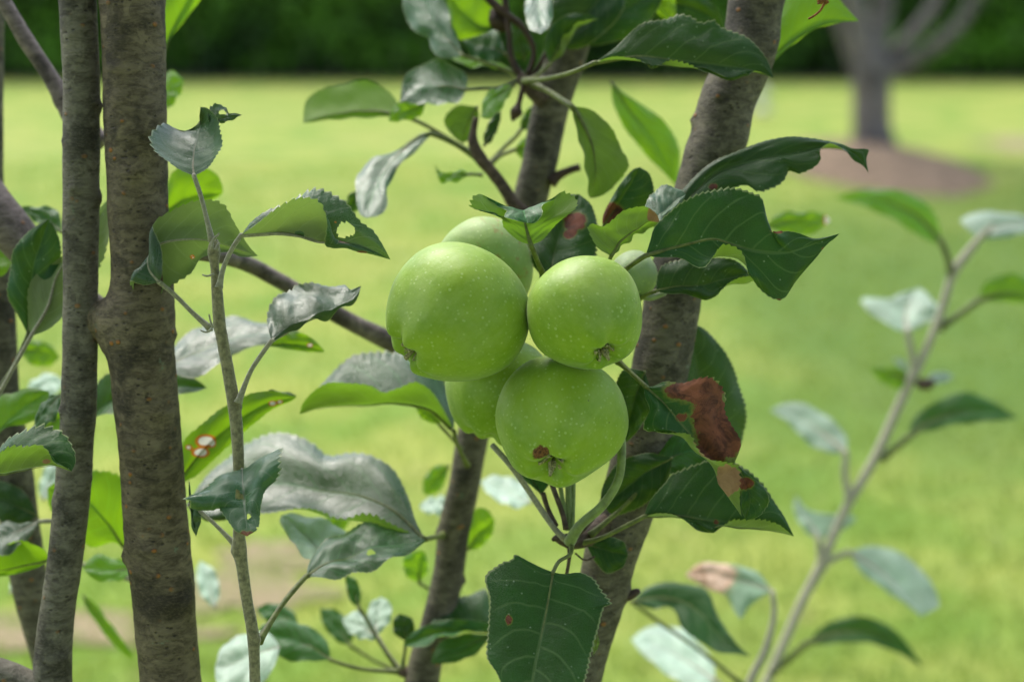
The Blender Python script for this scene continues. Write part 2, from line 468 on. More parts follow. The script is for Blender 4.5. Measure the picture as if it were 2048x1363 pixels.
def blade_mat(name, a, b, tr, tw=.4, sc=2.0, rough=.5):
    m, nt, out, N, Lk, setv, M_, mix, ramp, noise, vor, mapping, bump = NT(name)
    pos = N("TexCoord").outputs["Object"]
    at = N("Attribute"); at.attribute_name = "tone"
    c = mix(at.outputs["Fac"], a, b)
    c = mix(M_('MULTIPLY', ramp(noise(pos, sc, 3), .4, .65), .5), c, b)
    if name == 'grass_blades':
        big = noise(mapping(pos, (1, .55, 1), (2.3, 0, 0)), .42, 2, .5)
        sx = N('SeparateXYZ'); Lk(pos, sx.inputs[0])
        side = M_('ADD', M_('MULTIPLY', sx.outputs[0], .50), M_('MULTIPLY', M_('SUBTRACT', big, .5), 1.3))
        c = mix(M_('MULTIPLY', M_('MULTIPLY', ramp(side, .08, .50), M_('MULTIPLY', ramp(sx.outputs[1], 6.5, 9.5, 1, 0), ramp(sx.outputs[1], 2.9, 4.1, .25, 1))), .9), c, (.10, .18, .028))  # same painted shade band, carried into the blade colour
    p = N("BsdfPrincipled"); setv(p.inputs["Base Color"], c); p.inputs["Roughness"].default_value = rough
    t = N("BsdfTranslucent"); t.inputs[0].default_value = tr + (1,)
    s = N("MixShader"); s.inputs[0].default_value = tw
    Lk(p.outputs[0], s.inputs[1]); Lk(t.outputs[0], s.inputs[2]); Lk(s.outputs[0], out.inputs[0])
    return m
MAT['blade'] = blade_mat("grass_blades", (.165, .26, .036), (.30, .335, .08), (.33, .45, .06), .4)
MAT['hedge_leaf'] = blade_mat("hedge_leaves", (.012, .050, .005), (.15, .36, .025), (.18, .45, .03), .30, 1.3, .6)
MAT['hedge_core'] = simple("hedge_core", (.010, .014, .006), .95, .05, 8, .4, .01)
MAT['crown'] = blade_mat("far_crown_leaves", (.03, .085, .015), (.07, .15, .03), (.15, .3, .02), .35, 2.0)

def soil_mat(name, a, b):
    m, nt, out, N, Lk, setv, M_, mix, ramp, noise, vor, mapping, bump = NT(name)
    pos = N("TexCoord").outputs["Object"]
    n1 = noise(pos, 9, 5, .7); n2 = noise(pos, 60, 4, .7)
    c = mix(ramp(n1, .35, .65), a, b); c = mix(M_('MULTIPLY', ramp(n2, .5, .7), .5), c, tuple(x * .4 for x in a))
    p = N("BsdfPrincipled"); setv(p.inputs["Base Color"], c); p.inputs["Roughness"].default_value = .95
    setv(p.inputs["Normal"], bump(M_('ADD', n1, n2), .8, .02))
    Lk(p.outputs[0], out.inputs[0])
    return m
MAT['mulch'] = soil_mat("bark_mulch", (.16, .105, .062), (.30, .21, .130))
MAT['thin'] = soil_mat("thin_grassy_soil", (.25, .26, .09), (.40, .29, .19))
MAT['soil'] = soil_mat("dark_soil", (.035, .022, .015), (.08, .05, .035))
MAT['petal'] = simple("white_petal", (.75, .75, .72), .6, .3, 60, .1)

# ------------------------------------------------------------------ leaf builder
def rail(pts, b, t, z, kx, ky, dz, n):
    rows = [(b[0], b[1], b[2])]
    for p in pts: rows.append((p[0], p[1], (p[2] if len(p) > 2 else 0.0) + dz))
    rows.append((t[0], t[1], t[2]))
    S = spline(rows, n)
    Z = z + kx * (S[:, 0] - b[0]) / 40.6 + ky * (S[:, 1] - b[1]) / 40.6 + S[:, 2]
    return np.stack([S[:, 0], S[:, 1], Z], 1)

def leaf(parent, mat, z, base, tip, M, L, Rr, LF=None, RF=None, k=(0, 0.5), zl=0.0, zr=0.0, br=(), sp=(), ho=(), pet=None, pw=5, pmat=None,
         label=None, nu=0, ser=.05, teeth=26, bulge=.17, ripple=1.15, name="leaf"):
    """blade swept between its edges and midrib; all rails run from base to tip. Holes and scorch are given where they lie"""
    b = (base[0], base[1], base[2] if len(base) > 2 else 0.0)
    t = (tip[0], tip[1], tip[2] if len(tip) > 2 else 0.0)
    sharp = z > -7.0
    nu = nu or (132 if sharp else 64)
    nv = 13 if sharp else 8                      # cells per half
    kx, ky = k
    rM = rail(M, b, t, z, kx, ky, 0, nu); rL = rail(L, b, t, z, kx, ky, zl, nu); rR = rail(Rr, b, t, z, kx, ky, zr, nu)
    rLF = rail(LF, b, t, z, kx, ky, zl * .6, nu) if LF else None
    rRF = rail(RF, b, t, z, kx, ky, zr * .6, nu) if RF else None
    us = np.linspace(0, 1, nu)
    seed = rng.random() * 50
    vs = np.concatenate([np.linspace(1, 0, nv + 1), -np.linspace(0, 1, nv + 1)[1:]])   # L edge .. R edge
    px = np.zeros((nu, len(vs), 3))
    for j, v in enumerate(vs):
        a = abs(v)
        E, Fd = (rL, rLF) if v >= 0 else (rR, rRF)
        saw = (us * teeth + (0 if v >= 0 else .4)) % 1.0
        w = 1.2 * ser * (saw - .6) * a ** 13 * np.sin(np.pi * np.clip(us, 0, 1)) ** .35 * (.6 + .8 * np.array([mnoise.noise(Vector((q * 9, seed, v))) + .5 for q in us]))
        aa = a + w
        if Fd is None:
            px[:, j] = rM + (E - rM) * aa[:, None]
        else:
            f = .66
            l0 = (aa - f) * (aa - 1) / (f); l1 = aa * (aa - 1) / (f * (f - 1)); l2 = aa * (aa - f) / (1 - f)
            px[:, j] = rM * l0[:, None] + Fd * l1[:, None] + E * l2[:, None]
    wid = np.linalg.norm((rL - rM)[:, :2], axis=1) + np.linalg.norm((rR - rM)[:, :2], axis=1)
    W = np.zeros_like(px)
    for i in range(nu):
        for j in range(len(vs)):
            W[i, j] = P(*px[i, j])
    du = np.gradient(W, axis=0); dv = np.gradient(W, axis=1)
    nn = np.cross(dv, du); nn /= np.linalg.norm(nn, axis=2)[..., None] + 1e-12
    for i in range(nu):
        ww = wid[i] / 40.6 / 100
        for j, v in enumerate(vs):
            a = abs(v); s = (us[i] - .20 * a - .07 * a * a + (.031 if v > 0 else -.031)) * 7.5
            h = bulge * ww * .5 * math.sin(math.pi * min(a, 1)) - .00011 * math.cos(2 * math.pi * s) * min(1, ww * 60) * math.sin(math.pi * min(a, 1))
            h += ripple * .0011 * mnoise.noise(Vector((us[i] * 5.5, v * 2.2, seed))) * math.sin(math.pi * us[i]) ** .5
            h += ripple * .0010 * a ** 3 * math.sin(us[i] * 21 + seed + (2 if v > 0 else 0)) * math.sin(math.pi * us[i])
            W[i, j] += nn[i, j] * h
    nj = len(vs)
    V = list(W.reshape(-1, 3)); F = []
    PX = px.reshape(-1, 3)
    for i in range(nu - 1):
        for j in range(nj - 1):
            q = (i * nj + j, i * nj + j + 1, (i + 1) * nj + j + 1, (i + 1) * nj + j)
            if ho:
                c = PX[list(q)].mean(axis=0); skip = False
                for (hx, hy, hrx, hry) in ho:
                    ang = math.atan2(c[1] - hy, c[0] - hx)
                    if ((c[0] - hx) / hrx) ** 2 + ((c[1] - hy) / hry) ** 2 < 1 + .25 * math.sin(ang * 3 + hx): skip = True
                if skip: continue
            F.append(q)
    mi = [0] * len(F)
    # midrib cord on the underside and the stalk
    cen = [W[i, nv] - nn[i, nv] * .0004 for i in range(0, int(nu * .9), 2)]
    mw = PXR(pw, z)
    rr = [max(mw * .62 * (1 - q / len(cen)) ** 1.2, .00012) for q in range(len(cen))]
    tv, tf = tube_data(cen, rr, 6)
    o0 = len(V); V += list(tv); F += [tuple(x + o0 for x in f) for f in tf]; mi += [1] * len(tf)
    if pet:
        rows = [(q[0], q[1], q[2] if len(q) > 2 else 0) for q in pet] + [(b[0], b[1], 0)]
        S = spline([(q[0], q[1], q[2]) for q in rows], 16)
        C = [P(s_[0], s_[1], z + s_[2]) for s_ in S]
        C.append(W[3, nv] - nn[3, nv] * .0003)
        rr = [mw * (1.25 - .6 * math.sin(math.pi * q / len(C)) ** .5 * 1.0 if q < len(C) * .5 else .68) for q in range(len(C))]
        tv, tf = tube_data(C, rr, 10)
        o0 = len(V); V += list(tv); F += [tuple(x + o0 for x in f) for f in tf]; mi += [1] * len(tf)
    o = mesh_obj(name, V, F, [MAT[mat], MAT[pmat or ('petiole_y' if mat == 'y' else 'palestem' if mat in 'pw' else 'petiole')]], parent, True, mi)
    me = o.data
    uvl = me.uv_layers.new(name="UVMap")
    nb = nu * nj
    UV = np.full((len(V), 2), .5)
    UV[:nb, 0] = np.repeat(us, nj); UV[:nb, 1] = np.tile((vs + 1) / 2, nu)
    li = np.empty(len(me.loops), dtype=np.int32); me.loops.foreach_get("vertex_index", li)
    uvl.data.foreach_set("uv", UV[li].ravel())
    for nm, lst in (("brown", br), ("spot", sp)):
        val = np.zeros(len(V), dtype=np.float32)
        for (cx, cy, rx, ry) in lst:
            d = np.sqrt(((PX[:, 0] - cx) / rx) ** 2 + ((PX[:, 1] - cy) / ry) ** 2)
            val[:nb] = np.maximum(val[:nb], np.clip(1 - .5 * d, 0, 1))
        at = me.attributes.new(nm, 'FLOAT', 'POINT'); at.data.foreach_set("value", val)
    if label: o["label"] = label
    return o

def cord(name, pts, z, mat, parent, seg=10, label=None, k=(0, 0)):
    return wood(name, pts, z, MAT[mat], parent, seg=seg, step=9, rough=.10, label=label)
# ------------------------------------------------------------------ ground, hedge, far tree
def sheet(name, cx, cy, rx, ry, mat, h=0.004, mound=0.0, wob=.18, kind="structure", n=64, rings=14):
    V = [(cx, cy, h + mound)]; F = []
    for r in range(1, rings + 1):
        f = r / rings
        for k in range(n):
            a = 2 * math.pi * k / n
            w = 1 + wob * mnoise.noise(Vector((math.cos(a) * 1.7 + cx, math.sin(a) * 1.7 + cy, 3.1))) + .06 * mnoise.noise(Vector((math.cos(a) * 7, math.sin(a) * 7, cx)))
            x = cx + math.cos(a) * rx * f * w; y = cy + math.sin(a) * ry * f * w
            zz = h + mound * (1 - f * f) ** 1.2 + (.012 * mnoise.noise(Vector((x * 9, y * 9, 0))) + .012) * (1 - f) ** .3 * (1 if mound else .15)
            if r == rings: zz = h
            V.append((x, y, zz))
    for k in range(n): F.append((0, 1 + k, 1 + (k + 1) % n))
    for r in range(rings - 1):
        for k in range(n):
            a = 1 + r * n + k; b = 1 + r * n + (k + 1) % n
            F.append((a, a + n, b + n, b))
    o = mesh_obj(name, V, F, mat)
    return tag(o, kind=kind)

def build_ground():
    n = 60
    xs = np.concatenate([-np.geomspace(120, .5, n // 2), np.geomspace(.5, 120, n // 2)])
    ys = np.concatenate([[-120, -40, -12, -4, -1], np.geomspace(.2, 200, n)])
    V = []; F = []
    for y in ys:
        for x in xs: V.append((x, y, 0.0))
    m = len(xs)
    for i in range(len(ys) - 1):
        for j in range(m - 1): F.append((i * m + j, i * m + j + 1, (i + 1) * m + j + 1, (i + 1) * m + j))
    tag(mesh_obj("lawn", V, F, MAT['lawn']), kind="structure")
    # grass blades over the near half of the lawn: one mass
    N_ = 52000
    y = 2.1 + (nr.random(N_) ** 1.5) * 8.5
    x = (nr.random(N_) - .5) * (y * .86 + .8)
    hgt = .010 + .018 * nr.random(N_)
    wd = .0025 + .0010 * y * nr.random(N_)
    ang = nr.random(N_) * math.pi
    lx = (nr.random(N_) - .5) * .03; ly = (nr.random(N_) - .5) * .03
    V = np.zeros((N_, 3, 3))
    V[:, 0] = np.stack([x - np.cos(ang) * wd, y - np.sin(ang) * wd, np.full(N_, .001)], 1)
    V[:, 1] = np.stack([x + np.cos(ang) * wd, y + np.sin(ang) * wd, np.full(N_, .001)], 1)
    V[:, 2] = np.stack([x + lx, y + ly, hgt], 1)
    F = np.arange(N_ * 3).reshape(-1, 3)
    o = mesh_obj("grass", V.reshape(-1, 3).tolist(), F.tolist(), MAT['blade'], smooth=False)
    tone = np.repeat((.5 + .5 * np.sin(x * 2.1 + 1.3 * np.sin(y * 1.7))) * nr.random(N_), 3).astype(np.float32)
    o.data.attributes.new("tone", 'FLOAT', 'POINT').data.foreach_set("value", tone)
    tag(o, kind="stuff", label="short sunlit lawn grass in front of the hedge", cat="grass")

def leaf_cards(name, pts, size, mat, parent, flat=.0, tone=None):
    n = len(pts)
    d1 = nr.normal(size=(n, 3)); d1 /= np.linalg.norm(d1, axis=1)[:, None]
    d2 = np.cross(d1, nr.normal(size=(n, 3))); d2 /= np.linalg.norm(d2, axis=1)[:, None]
    s = size * (.6 + .8 * nr.random(n))[:, None]
    V = np.stack([pts - d1 * s, pts + d2 * s * .45, pts + d1 * s, pts - d2 * s * .45], 1).reshape(-1, 3)
    F = np.arange(n * 4).reshape(-1, 4)
    o = mesh_obj(name, V.tolist(), F.tolist(), mat, parent, smooth=False)
    t = np.repeat(tone if tone is not None else nr.random(n), 4).astype(np.float32)
    o.data.attributes.new("tone", 'FLOAT', 'POINT').data.foreach_set("value", t)
    return o

def build_hedge():
    h = empty("hedge", (0, 21.6, 0), "tall dark green clipped hedge running along the far edge of the lawn", "hedge")
    # inner mass
    nx, nz = 120, 14
    V = []; F = []
    for i in range(nx):
        x = -17 + 34 * i / (nx - 1)
        for j in range(nz):
            a = j / (nz - 1)
            ang = math.pi * a
            y = 23.2 - .85 * math.cos(ang) 
            zz = -.05 + 3.75 * math.sin(ang) ** .55
            q = mnoise.noise(Vector((x * .8, y * .9, zz * .9))) * .35
            V.append((x, y + q, zz + q * .6))
    for i in range(nx - 1):
        for j in range(nz - 1): F.append((i * nz + j, i * nz + j + 1, (i + 1) * nz + j + 1, (i + 1) * nz + j))
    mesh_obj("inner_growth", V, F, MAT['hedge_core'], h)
    n = 30000
    x = -14 + 28 * nr.random(n); zz = .12 + 3.4 * nr.random(n) ** 1.05
    lump = np.array([mnoise.noise(Vector((a * .9, b * 1.1, 0))) for a, b in zip(x, zz)])
    y = 21.72 - .32 * lump + .30 * nr.random(n) - .12 * np.minimum(zz, 1.5)
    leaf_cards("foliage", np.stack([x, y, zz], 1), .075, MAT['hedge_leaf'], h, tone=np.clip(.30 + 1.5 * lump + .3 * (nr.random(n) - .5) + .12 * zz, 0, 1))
    # stems showing in the dark gap at the foot
    for i in range(26):
        xx = -9 + 18 * i / 25 + rng.uniform(-.25, .25)
        C = [np.array([xx + rng.uniform(-.06, .06) * q, 22.3 + rng.uniform(-.05, .05), q * .24]) for q in range(4)]
        V, F = tube_data(C, [.05, .04, .035, .03], 8)
        mesh_obj("stem", V, F, MAT['barkE'], h)
    V = []; F = []
    for i in range(90):
        x_ = -22 + 44 * i / 89
        V += [(x_, 21.25 + .12 * mnoise.noise(Vector((x_ * .9, 0, 0))), .004), (x_, 25.2, .02)]
    for i in range(89): F.append((2 * i, 2 * i + 2, 2 * i + 3, 2 * i + 1))
    tag(mesh_obj("soil_bed", V, F, MAT['soil']), kind="structure")

def far_limb(name, pts, mat, parent, seg=16):
    rows = [tuple(p) for p in pts]
    a = np.array(rows, float)
    t = np.linspace(0, 1, len(a)); q = np.linspace(0, 1, len(a) * 5)
    S = np.stack([np.interp(q, t, a[:, j]) for j in range(4)], 1)
    # smooth
    for _ in range(3): S[1:-1] = (S[:-2] + S[1:-1] * 2 + S[2:]) / 4
    V, F = tube_data(S[:, :3], S[:, 3], seg)
    V = [Vector(v) + Vector((mnoise.noise(Vector(v) * 5), mnoise.noise(Vector(v) * 5 + Vector((9, 0, 0))), 0)) * .02 for v in V]
    return mesh_obj(name, V, F, mat, parent)

def build_far_tree():
    g = G(1745, 316)
    bx, by = g[0], g[1]
    d = np.linalg.norm(g - ORG)
    s = d / FPX                                       # metres per photo pixel there
    t = empty("garden_tree", (bx, by, 0), "grey smooth barked tree forking low above a brown mulch ring on the lawn", "tree")
    def W(x, y, r, dy=0.0):                            # bearing -> standing plane through the trunk
        q = FWD + RT * ((x - 1024) / FPX) - UP * ((y - 681.5) / FPX)
        k = (by + dy) / q[1]
        w = ORG + q * k
        return (w[0], w[1], w[2], r * s)
    far_limb("trunk", [(bx, by, -.05, 62 * s), (bx, by, .10, 47 * s), W(1745, 260, 36), W(1742, 200, 36), W(1742, 150, 37), W(1740, 110, 33)], MAT['barkE'], t)
    up = [([(1740, 140, 24), (1722, 60, 22), (1706, 0, 20), (1690, -120, 17), (1650, -380, 13), (1600, -700, 7)], 0),
          ([(1744, 140, 22), (1760, 50, 20), (1770, -40, 18), (1785, -250, 14), (1790, -700, 8)], .1),
          ([(1750, 165, 18), (1800, 130, 16), (1860, 105, 14), (1910, 60, 12), (1970, -30, 11), (2060, -190, 9), (2180, -400, 5)], -.1),
          ([(1748, 140, 15), (1800, 95, 13), (1850, 40, 12), (1890, -30, 10), (1960, -220, 8), (2010, -500, 4)], .15),
          ([(1738, 190, 15), (1700, 110, 13), (1672, 20, 12), (1640, -90, 10), (1560, -260, 8), (1450, -450, 4)], .12)]
    for pts, dy in up:
        far_limb("branch", [W(x, y, r, dy * i / 3) for i, (x, y, r) in enumerate(pts)], MAT['barkE'], t)
    n = 9000
    c = nr.normal(size=(n, 3)); c /= np.linalg.norm(c, axis=1)[:, None]
    rr = (.45 + .55 * nr.random(n) ** .5)[:, None]
    pts = c * rr * np.array([2.0, 2.0, 1.35]) + np.array([bx + .25, by, 3.75])
    keep = np.array([mnoise.noise(Vector(p) * .9) > -.22 for p in pts]) & (pts[:, 2] > 2.35)
    leaf_cards("crown", pts[keep], .07, MAT['crown'], t)
    tag(sheet("mulch_bed", bx - .12, by - .48, 172 * s, 1.7, MAT['mulch'], mound=.12, wob=.07))

def build_patches():
    for x, y, rx, ry in ((480, 1185, .17, .12), (100, 1262, .30, .09), (550, 1115, .12, .09), (2080, 290, .5, .45)):
        g = G(x, y)
        tag(sheet("bare_soil_patch", g[0], g[1], rx, ry, MAT['thin'], h=.006, wob=.6), kind="structure")
    for i, (x, y) in enumerate(((1522, 202), (1523, 238))):
        g = G(x, y); sc = np.linalg.norm(g - ORG) * .0009
        V = []; F = []
        c = np.array([g[0], g[1], .05])
        f = empty("clover_flower", (g[0], g[1], 0), ["upper one of two small white lawn flowers right of the leaning trunk", "lower one of two small white lawn flowers right of the leaning trunk",
            "small white lawn flower right of the thick left trunk near the hedge", "small white lawn flower far off on the right of the lawn", "pinkish white flower head low beside the pale leaves"][i], "flower", "small flowers scattered in the lawn")
        for k in range(26):
            a = k * 2.4; e = math.acos(1 - (k + .5) / 22) if k < 22 else 1.5
            dd = np.array([math.cos(a) * math.sin(e), math.sin(a) * math.sin(e), math.cos(e)])
            s1 = np.cross(dd, [0, .3, 1]); s1 /= np.linalg.norm(s1)
            b = len(V); V += [c, c + dd * sc * 7 + s1 * sc * 2, c + dd * sc * 11, c + dd * sc * 7 - s1 * sc * 2]; F.append((b, b + 1, b + 2, b + 3))
        mesh_obj("petals", V, F, MAT['petal'], f, smooth=False)
        tv, tf = tube_data([np.array([g[0], g[1], 0.0]), np.array([g[0], g[1], .025]), c], [.002, .002, .002], 6)
        mesh_obj("stem", tv, tf, MAT['petiole'], f)

build_ground(); build_hedge(); build_far_tree(); build_patches()

# ------------------------------------------------------------------ apples
def apple(label, cx, cy, r, z, axis, mat='apple', flat=.90, lobe=.03, cone=.10, calyx=True, seed=0, brown=None, stalk=None, stemdent=.16, cd=.17, detail=1.0):
    """axis = direction of the calyx end: x right, y down (photo), z towards the viewer"""
    ax = RT * axis[0] - UP * axis[1] - FWD * axis[2]; ax /= np.linalg.norm(ax)
    c = P(cx, cy, z); rad = PXR(r, z)
    Zl = Vector(-ax)
    rot = Zl.to_track_quat('Z', 'Y').to_matrix().to_4x4()
    root = empty("apple", c, label, "apple", "green apples in the cluster")
    nphi, nth = 90, 120
    V = []; F = []
    for i in range(nphi + 1):
        ph = math.pi * i / nphi
        s = math.sin(ph); h = math.cos(ph)
        for j in range(nth):
            th = 2 * math.pi * j / nth
            t = max(0, -h)
            lob = 1 + lobe * 1.3 * math.cos(5 * th + seed) * (t ** 1.4) + .022 * math.sin(2 * th + seed) + .010 * math.cos(5 * th + seed)
            q = 1 + .045 * mnoise.noise(Vector((s * math.cos(th) * 1.4, s * math.sin(th) * 1.4, h * 1.4 + seed)))
            rho = s * (1 - cone * (.5 - .5 * h) ** 1.2) * lob * q
            zz = h * flat * q
            zz -= stemdent * 2.2 * math.exp(-(s / .28) ** 1.7) * (1 if h > 0 else 0)
            if h < 0:
                lb = 1 + .35 * math.cos(5 * th + seed) * min(1, s * 3)
                zz += cd * 1.55 * math.exp(-(s / .25) ** 2.0)
                zz -= .045 * math.cos(5 * th + seed) * math.exp(-((s - .36) / .17) ** 2)
            V.append((rho * math.cos(th) * rad, rho * math.sin(th) * rad, zz * rad))
    for i in range(nphi):
        for j in range(nth):
            a = i * nth + j; b = i * nth + (j + 1) % nth
            F.append((a, a + nth, b + nth, b))
    o = mesh_obj("flesh", V, F, MAT[mat], None)
    o.parent = root; o.matrix_local = rot
    if brown:
        bp = P(brown[0], brown[1], z + 2.9)
        inv = rot.inverted()
        lp = np.array(inv @ Vector(bp - c)); lp = lp / np.linalg.norm(lp)
        A = np.array(V); An = A / (np.linalg.norm(A, axis=1)[:, None] + 1e-9)
        dd = np.arccos(np.clip(An @ lp, -1, 1)) / brown[2]
        o.data.attributes.new("brown", 'FLOAT', 'POINT').data.foreach_set("value", np.clip(1 - .5 * dd, 0, 1).astype(np.float32))
    if calyx:
        V = []; F = []
        zb = -(flat - cd * 1.55) * rad
        k = rad * .15
        for q in range(5):
            a = 2 * math.pi * q / 5 + seed + rng.uniform(-.2, .2)
            ca, sa = math.cos(a), math.sin(a)
            ln = k * rng.uniform(.9, 1.5); curl = rng.uniform(.3, 1.1)
            b = len(V); m = 7
            for i in range(m):
                t = i / (m - 1)
                w = k * .36 * (1 - t) ** .8 * (1 + .4 * math.sin(t * 5 + q))
                rr = k * .35 + ln * (t * .55 + .35 * math.sin(t * math.pi * .8) * curl)
                zz = zb - ln * (math.sin(t * 2.6) * .9) * (1.3 - .4 * curl) - .0003
                for sd in (-1, 0, 1):
                    V.append((ca * rr - sa * w * sd, sa * rr + ca * w * sd, zz + abs(sd) * .0003 * math.sin(q + t * 4)))
            for i in range(m - 1):
                for j in range(2): F.append((b + i * 3 + j, b + i * 3 + j + 1, b + i * 3 + j + 4, b + i * 3 + j + 3))
        for q in range(14):
            a = q * 2.4; rr = k * .28
            C = [np.array([math.cos(a) * rr * f, math.sin(a) * rr * f, zb + .0005 - k * 1.1 * f * rng.uniform(.7, 1.2)]) for f in (0.3, .8, 1.1)]
            tv, tf = tube_data(C, [.00022, .0002, .00034], 5); b = len(V)
            V += list(tv); F += [tuple(x + b for x in f) for f in tf]
        cal = mesh_obj("calyx", V, F, MAT['sepal'], None)
        sm = cal.modifiers.new("thick", 'SOLIDIFY'); sm.thickness = .00035
        cal.parent = root; cal.matrix_local = rot
    if stalk:
        wood("stalk", stalk[0], stalk[1], MAT['stalk'], root, seg=14, step=8, rough=.05)
    return root

apple("largest smooth green apple, left of the pair, with its dried calyx at lower left edge", 914, 628, 151, 0.0, (-.76, .58, .30), flat=.95, cone=.17, seed=.4, lobe=.016, stemdent=.03,
      stalk=([(1030, 600, 5, -2.5), (1062, 620, 4, -3.4), (1100, 720, 4, -4.2), (1128, 860, 4, -4.6), (1138, 1060, 5, -3.4)], 0))
apple("upper right green apple with dry curled sepals at its lower right", 1173, 630, 125, 1.5, (.30, .64, .52), flat=.93, cone=.17, seed=1.6,
      stalk=([(1140, 560, 5, -1.8), (1150, 640, 4, -3.2), (1150, 860, 4, -4.6), (1144, 1060, 5, -3.4)], 0))
apple("lowest front green apple, calyx and small brown scab facing the viewer", 1120, 845, 146, -0.5, (-.14, .62, .62), flat=.90, cone=.24, seed=2.6, lobe=.06, cd=.19, brown=(1077, 914, .125),
      stalk=([(1200, 800, 8, -2.6), (1236, 850, 9, -2.2), (1243, 905, 9, -1.8), (1236, 960, 9, -1.6), (1205, 1010, 9.5, -1.6), (1160, 1050, 10, -2), (1138, 1085, 12, -2.6)], 0))
apple("shaded yellow green apple mostly hidden under the largest one", 1000, 779, 117, -4.9, (-.2, .7, .1), flat=.93, calyx=False, seed=3.3, stemdent=.04,
      stalk=([(1060, 760, 5, -.5), (1100, 860, 4, 0), (1135, 1060, 5, 1.2)], -4.6))
apple("pale blushed apple peeping over the top of the largest one", 966, 534, 104, -5.6, (-.3, -.2, -.8), mat='apple_blush', flat=.93, calyx=False, seed=4.1, stemdent=.04,
      stalk=([(1040, 600, 5, -.3), (1090, 700, 4, 0), (1130, 860, 4, 1.2), (1142, 1060, 5, 2.1)], -5.6))
apple("small greyish unripe apple half hidden between the right upper apple and the leaning trunk", 1268, 551, 50, -4.2, (.2, .5, -.6), mat='apple_pale', flat=1.0, calyx=False, seed=5.0, stemdent=0.0,
      stalk=([(1280, 590, 6, 0), (1300, 596, 6, -.5), (1330, 585, 6, -1)], -4.2))
# ------------------------------------------------------------------ left pair of stems (one tree)
T1 = empty("apple_tree", P(300, 1363, -3) * np.array([1, 1, 0]), "thick brown trunk at left joined by a bridge to a thinner grey stem", "apple tree", "apple trees with slim stems")
wood("trunk", [(258, -90, 66), (265, 0, 65), (267, 120, 62), (271, 250, 61), (276, 400, 60), (281, 500, 59), (285, 580, 62), (281, 640, 68), (282, 700, 66), (288, 760, 64), (301, 900, 62), (312, 1050, 63),
      (323, 1150, 63), (333, 1260, 60), (341, 1363, 59), (350, 1500, 60)], -3.0, MAT['barkA'], T1, seg=44, step=9, rough=.035, root=True,
     bumps=[(336, 35, 26, 9, 1), (206, 640, 62, 26, 0), (215, 690, 30, 8, 0), (268, 345, 26, 7, 1.6), (318, 820, 24, 9, 1.6), (252, 1112, 22, 12, 0), (370, 1205, 30, 9, .8), (330, 1215, 24, 5, 1.6)], label="thick brown trunk with rusty specks")
wood("graft_bridge", [(290, 642, 66, -.6), (235, 642, 54, -.6), (205, 640, 46, -.8), (160, 640, 40, -1)], -3.0, MAT['barkA'], T1, seg=30, step=8, rough=.05)
wood("stem", [(152, -90, 37), (155, 0, 37), (163, 150, 36), (163, 240, 36), (162, 400, 36), (161, 600, 34), (158, 800, 35), (153, 880, 34), (147, 960, 35), (139, 1050, 35), (126, 1150, 34), (111, 1250, 35),
      (104, 1363, 39), (110, 1480, 44)], -3.4, MAT['barkB'], T1, seg=36, step=9, rough=.03, root=True,
     bumps=[(199, 212, 15, 7, 0), (148, 376, 15, 7, 1), (197, 395, 20, 7, 0), (188, 702, 10, 5, .4), (127, 820, 13, 7, .4), (165, 1070, 14, 4, 1), (110, 1000, 20, 5, 0), (125, 1320, 20, 7, .8), (185, 208, 12, 4, .6)], label="thinner grey stem in front at left")
wood("branch", [(-30, -60, 14), (20, 25, 15), (55, 85, 16), (92, 140, 16), (128, 200, 19), (150, 235, 24), (200, 290, 26)], -9.5, MAT['barkD'], T1, seg=20, step=9, rough=.04, bumps=[(118, 205, 14, 6, 0)])
wood("branch", [(-60, 350, 42), (-20, 410, 45), (25, 462, 44), (75, 520, 39), (130, 570, 34), (210, 640, 30)], -8.5, MAT['barkD'], T1, seg=26, step=9, rough=.04)
wood("branch", [(-80, 1330, 30), (0, 1346, 31), (60, 1372, 32), (110, 1400, 34)], -3.2, MAT['barkB'], T1, seg=22, step=9, rough=.04)
wood("branch", [(330, 500, 15, -1.0), (440, 512, 15, -5), (500, 530, 16, -9), (560, 562, 16, -10), (640, 608, 17, -10.5), (700, 643, 18, -11), (775, 680, 20, -11.5), (900, 745, 22, -12.5), (960, 790, 24, -13)], -2.5, MAT['barkD'], T1, seg=18, step=9, rough=.05,
     bumps=[(514, 545, 9, 3, -7)])
# its leaves
leaf(T1, 'm', -6.6, (56, 670), (98, 438), [(60, 600), (66, 540), (80, 490)], [(44, 645), (18, 600), (17, 555), (26, 505), (50, 468), (78, 448)], [(100, 640), (116, 560), (124, 500), (112, 462)], k=(0, -.1), teeth=24,
     pet=[(-30, 830), (0, 775), (30, 728)], pw=7, label="dark serrated leaf beside the thin stem")
leaf(T1, 'y', -5.4, (62, 672), (222, 395, -1), [(95, 615), (112, 555), (150, 500), (190, 455)], [(110, 650), (160, 590), (200, 530), (220, 470)], [(56, 645), (56, 580), (74, 545), (118, 518), (165, 478), (198, 420)], k=(0, .2), teeth=20,
     pet=[(-20, 820), (20, 748)], pw=6, label="pale downy leaf underside passing behind the thin stem")
leaf(T1, 'n', -12, (125, 466), (38, 414), [(90, 435)], [(108, 462), (75, 448)], [(115, 420), (75, 413)], k=(0, .8))
leaf(T1, 'g', -11, (-30, 478), (26, 522), [(0, 512)], [(0, 490), (16, 505)], [(-12, 548), (12, 545)], k=(0, .6))
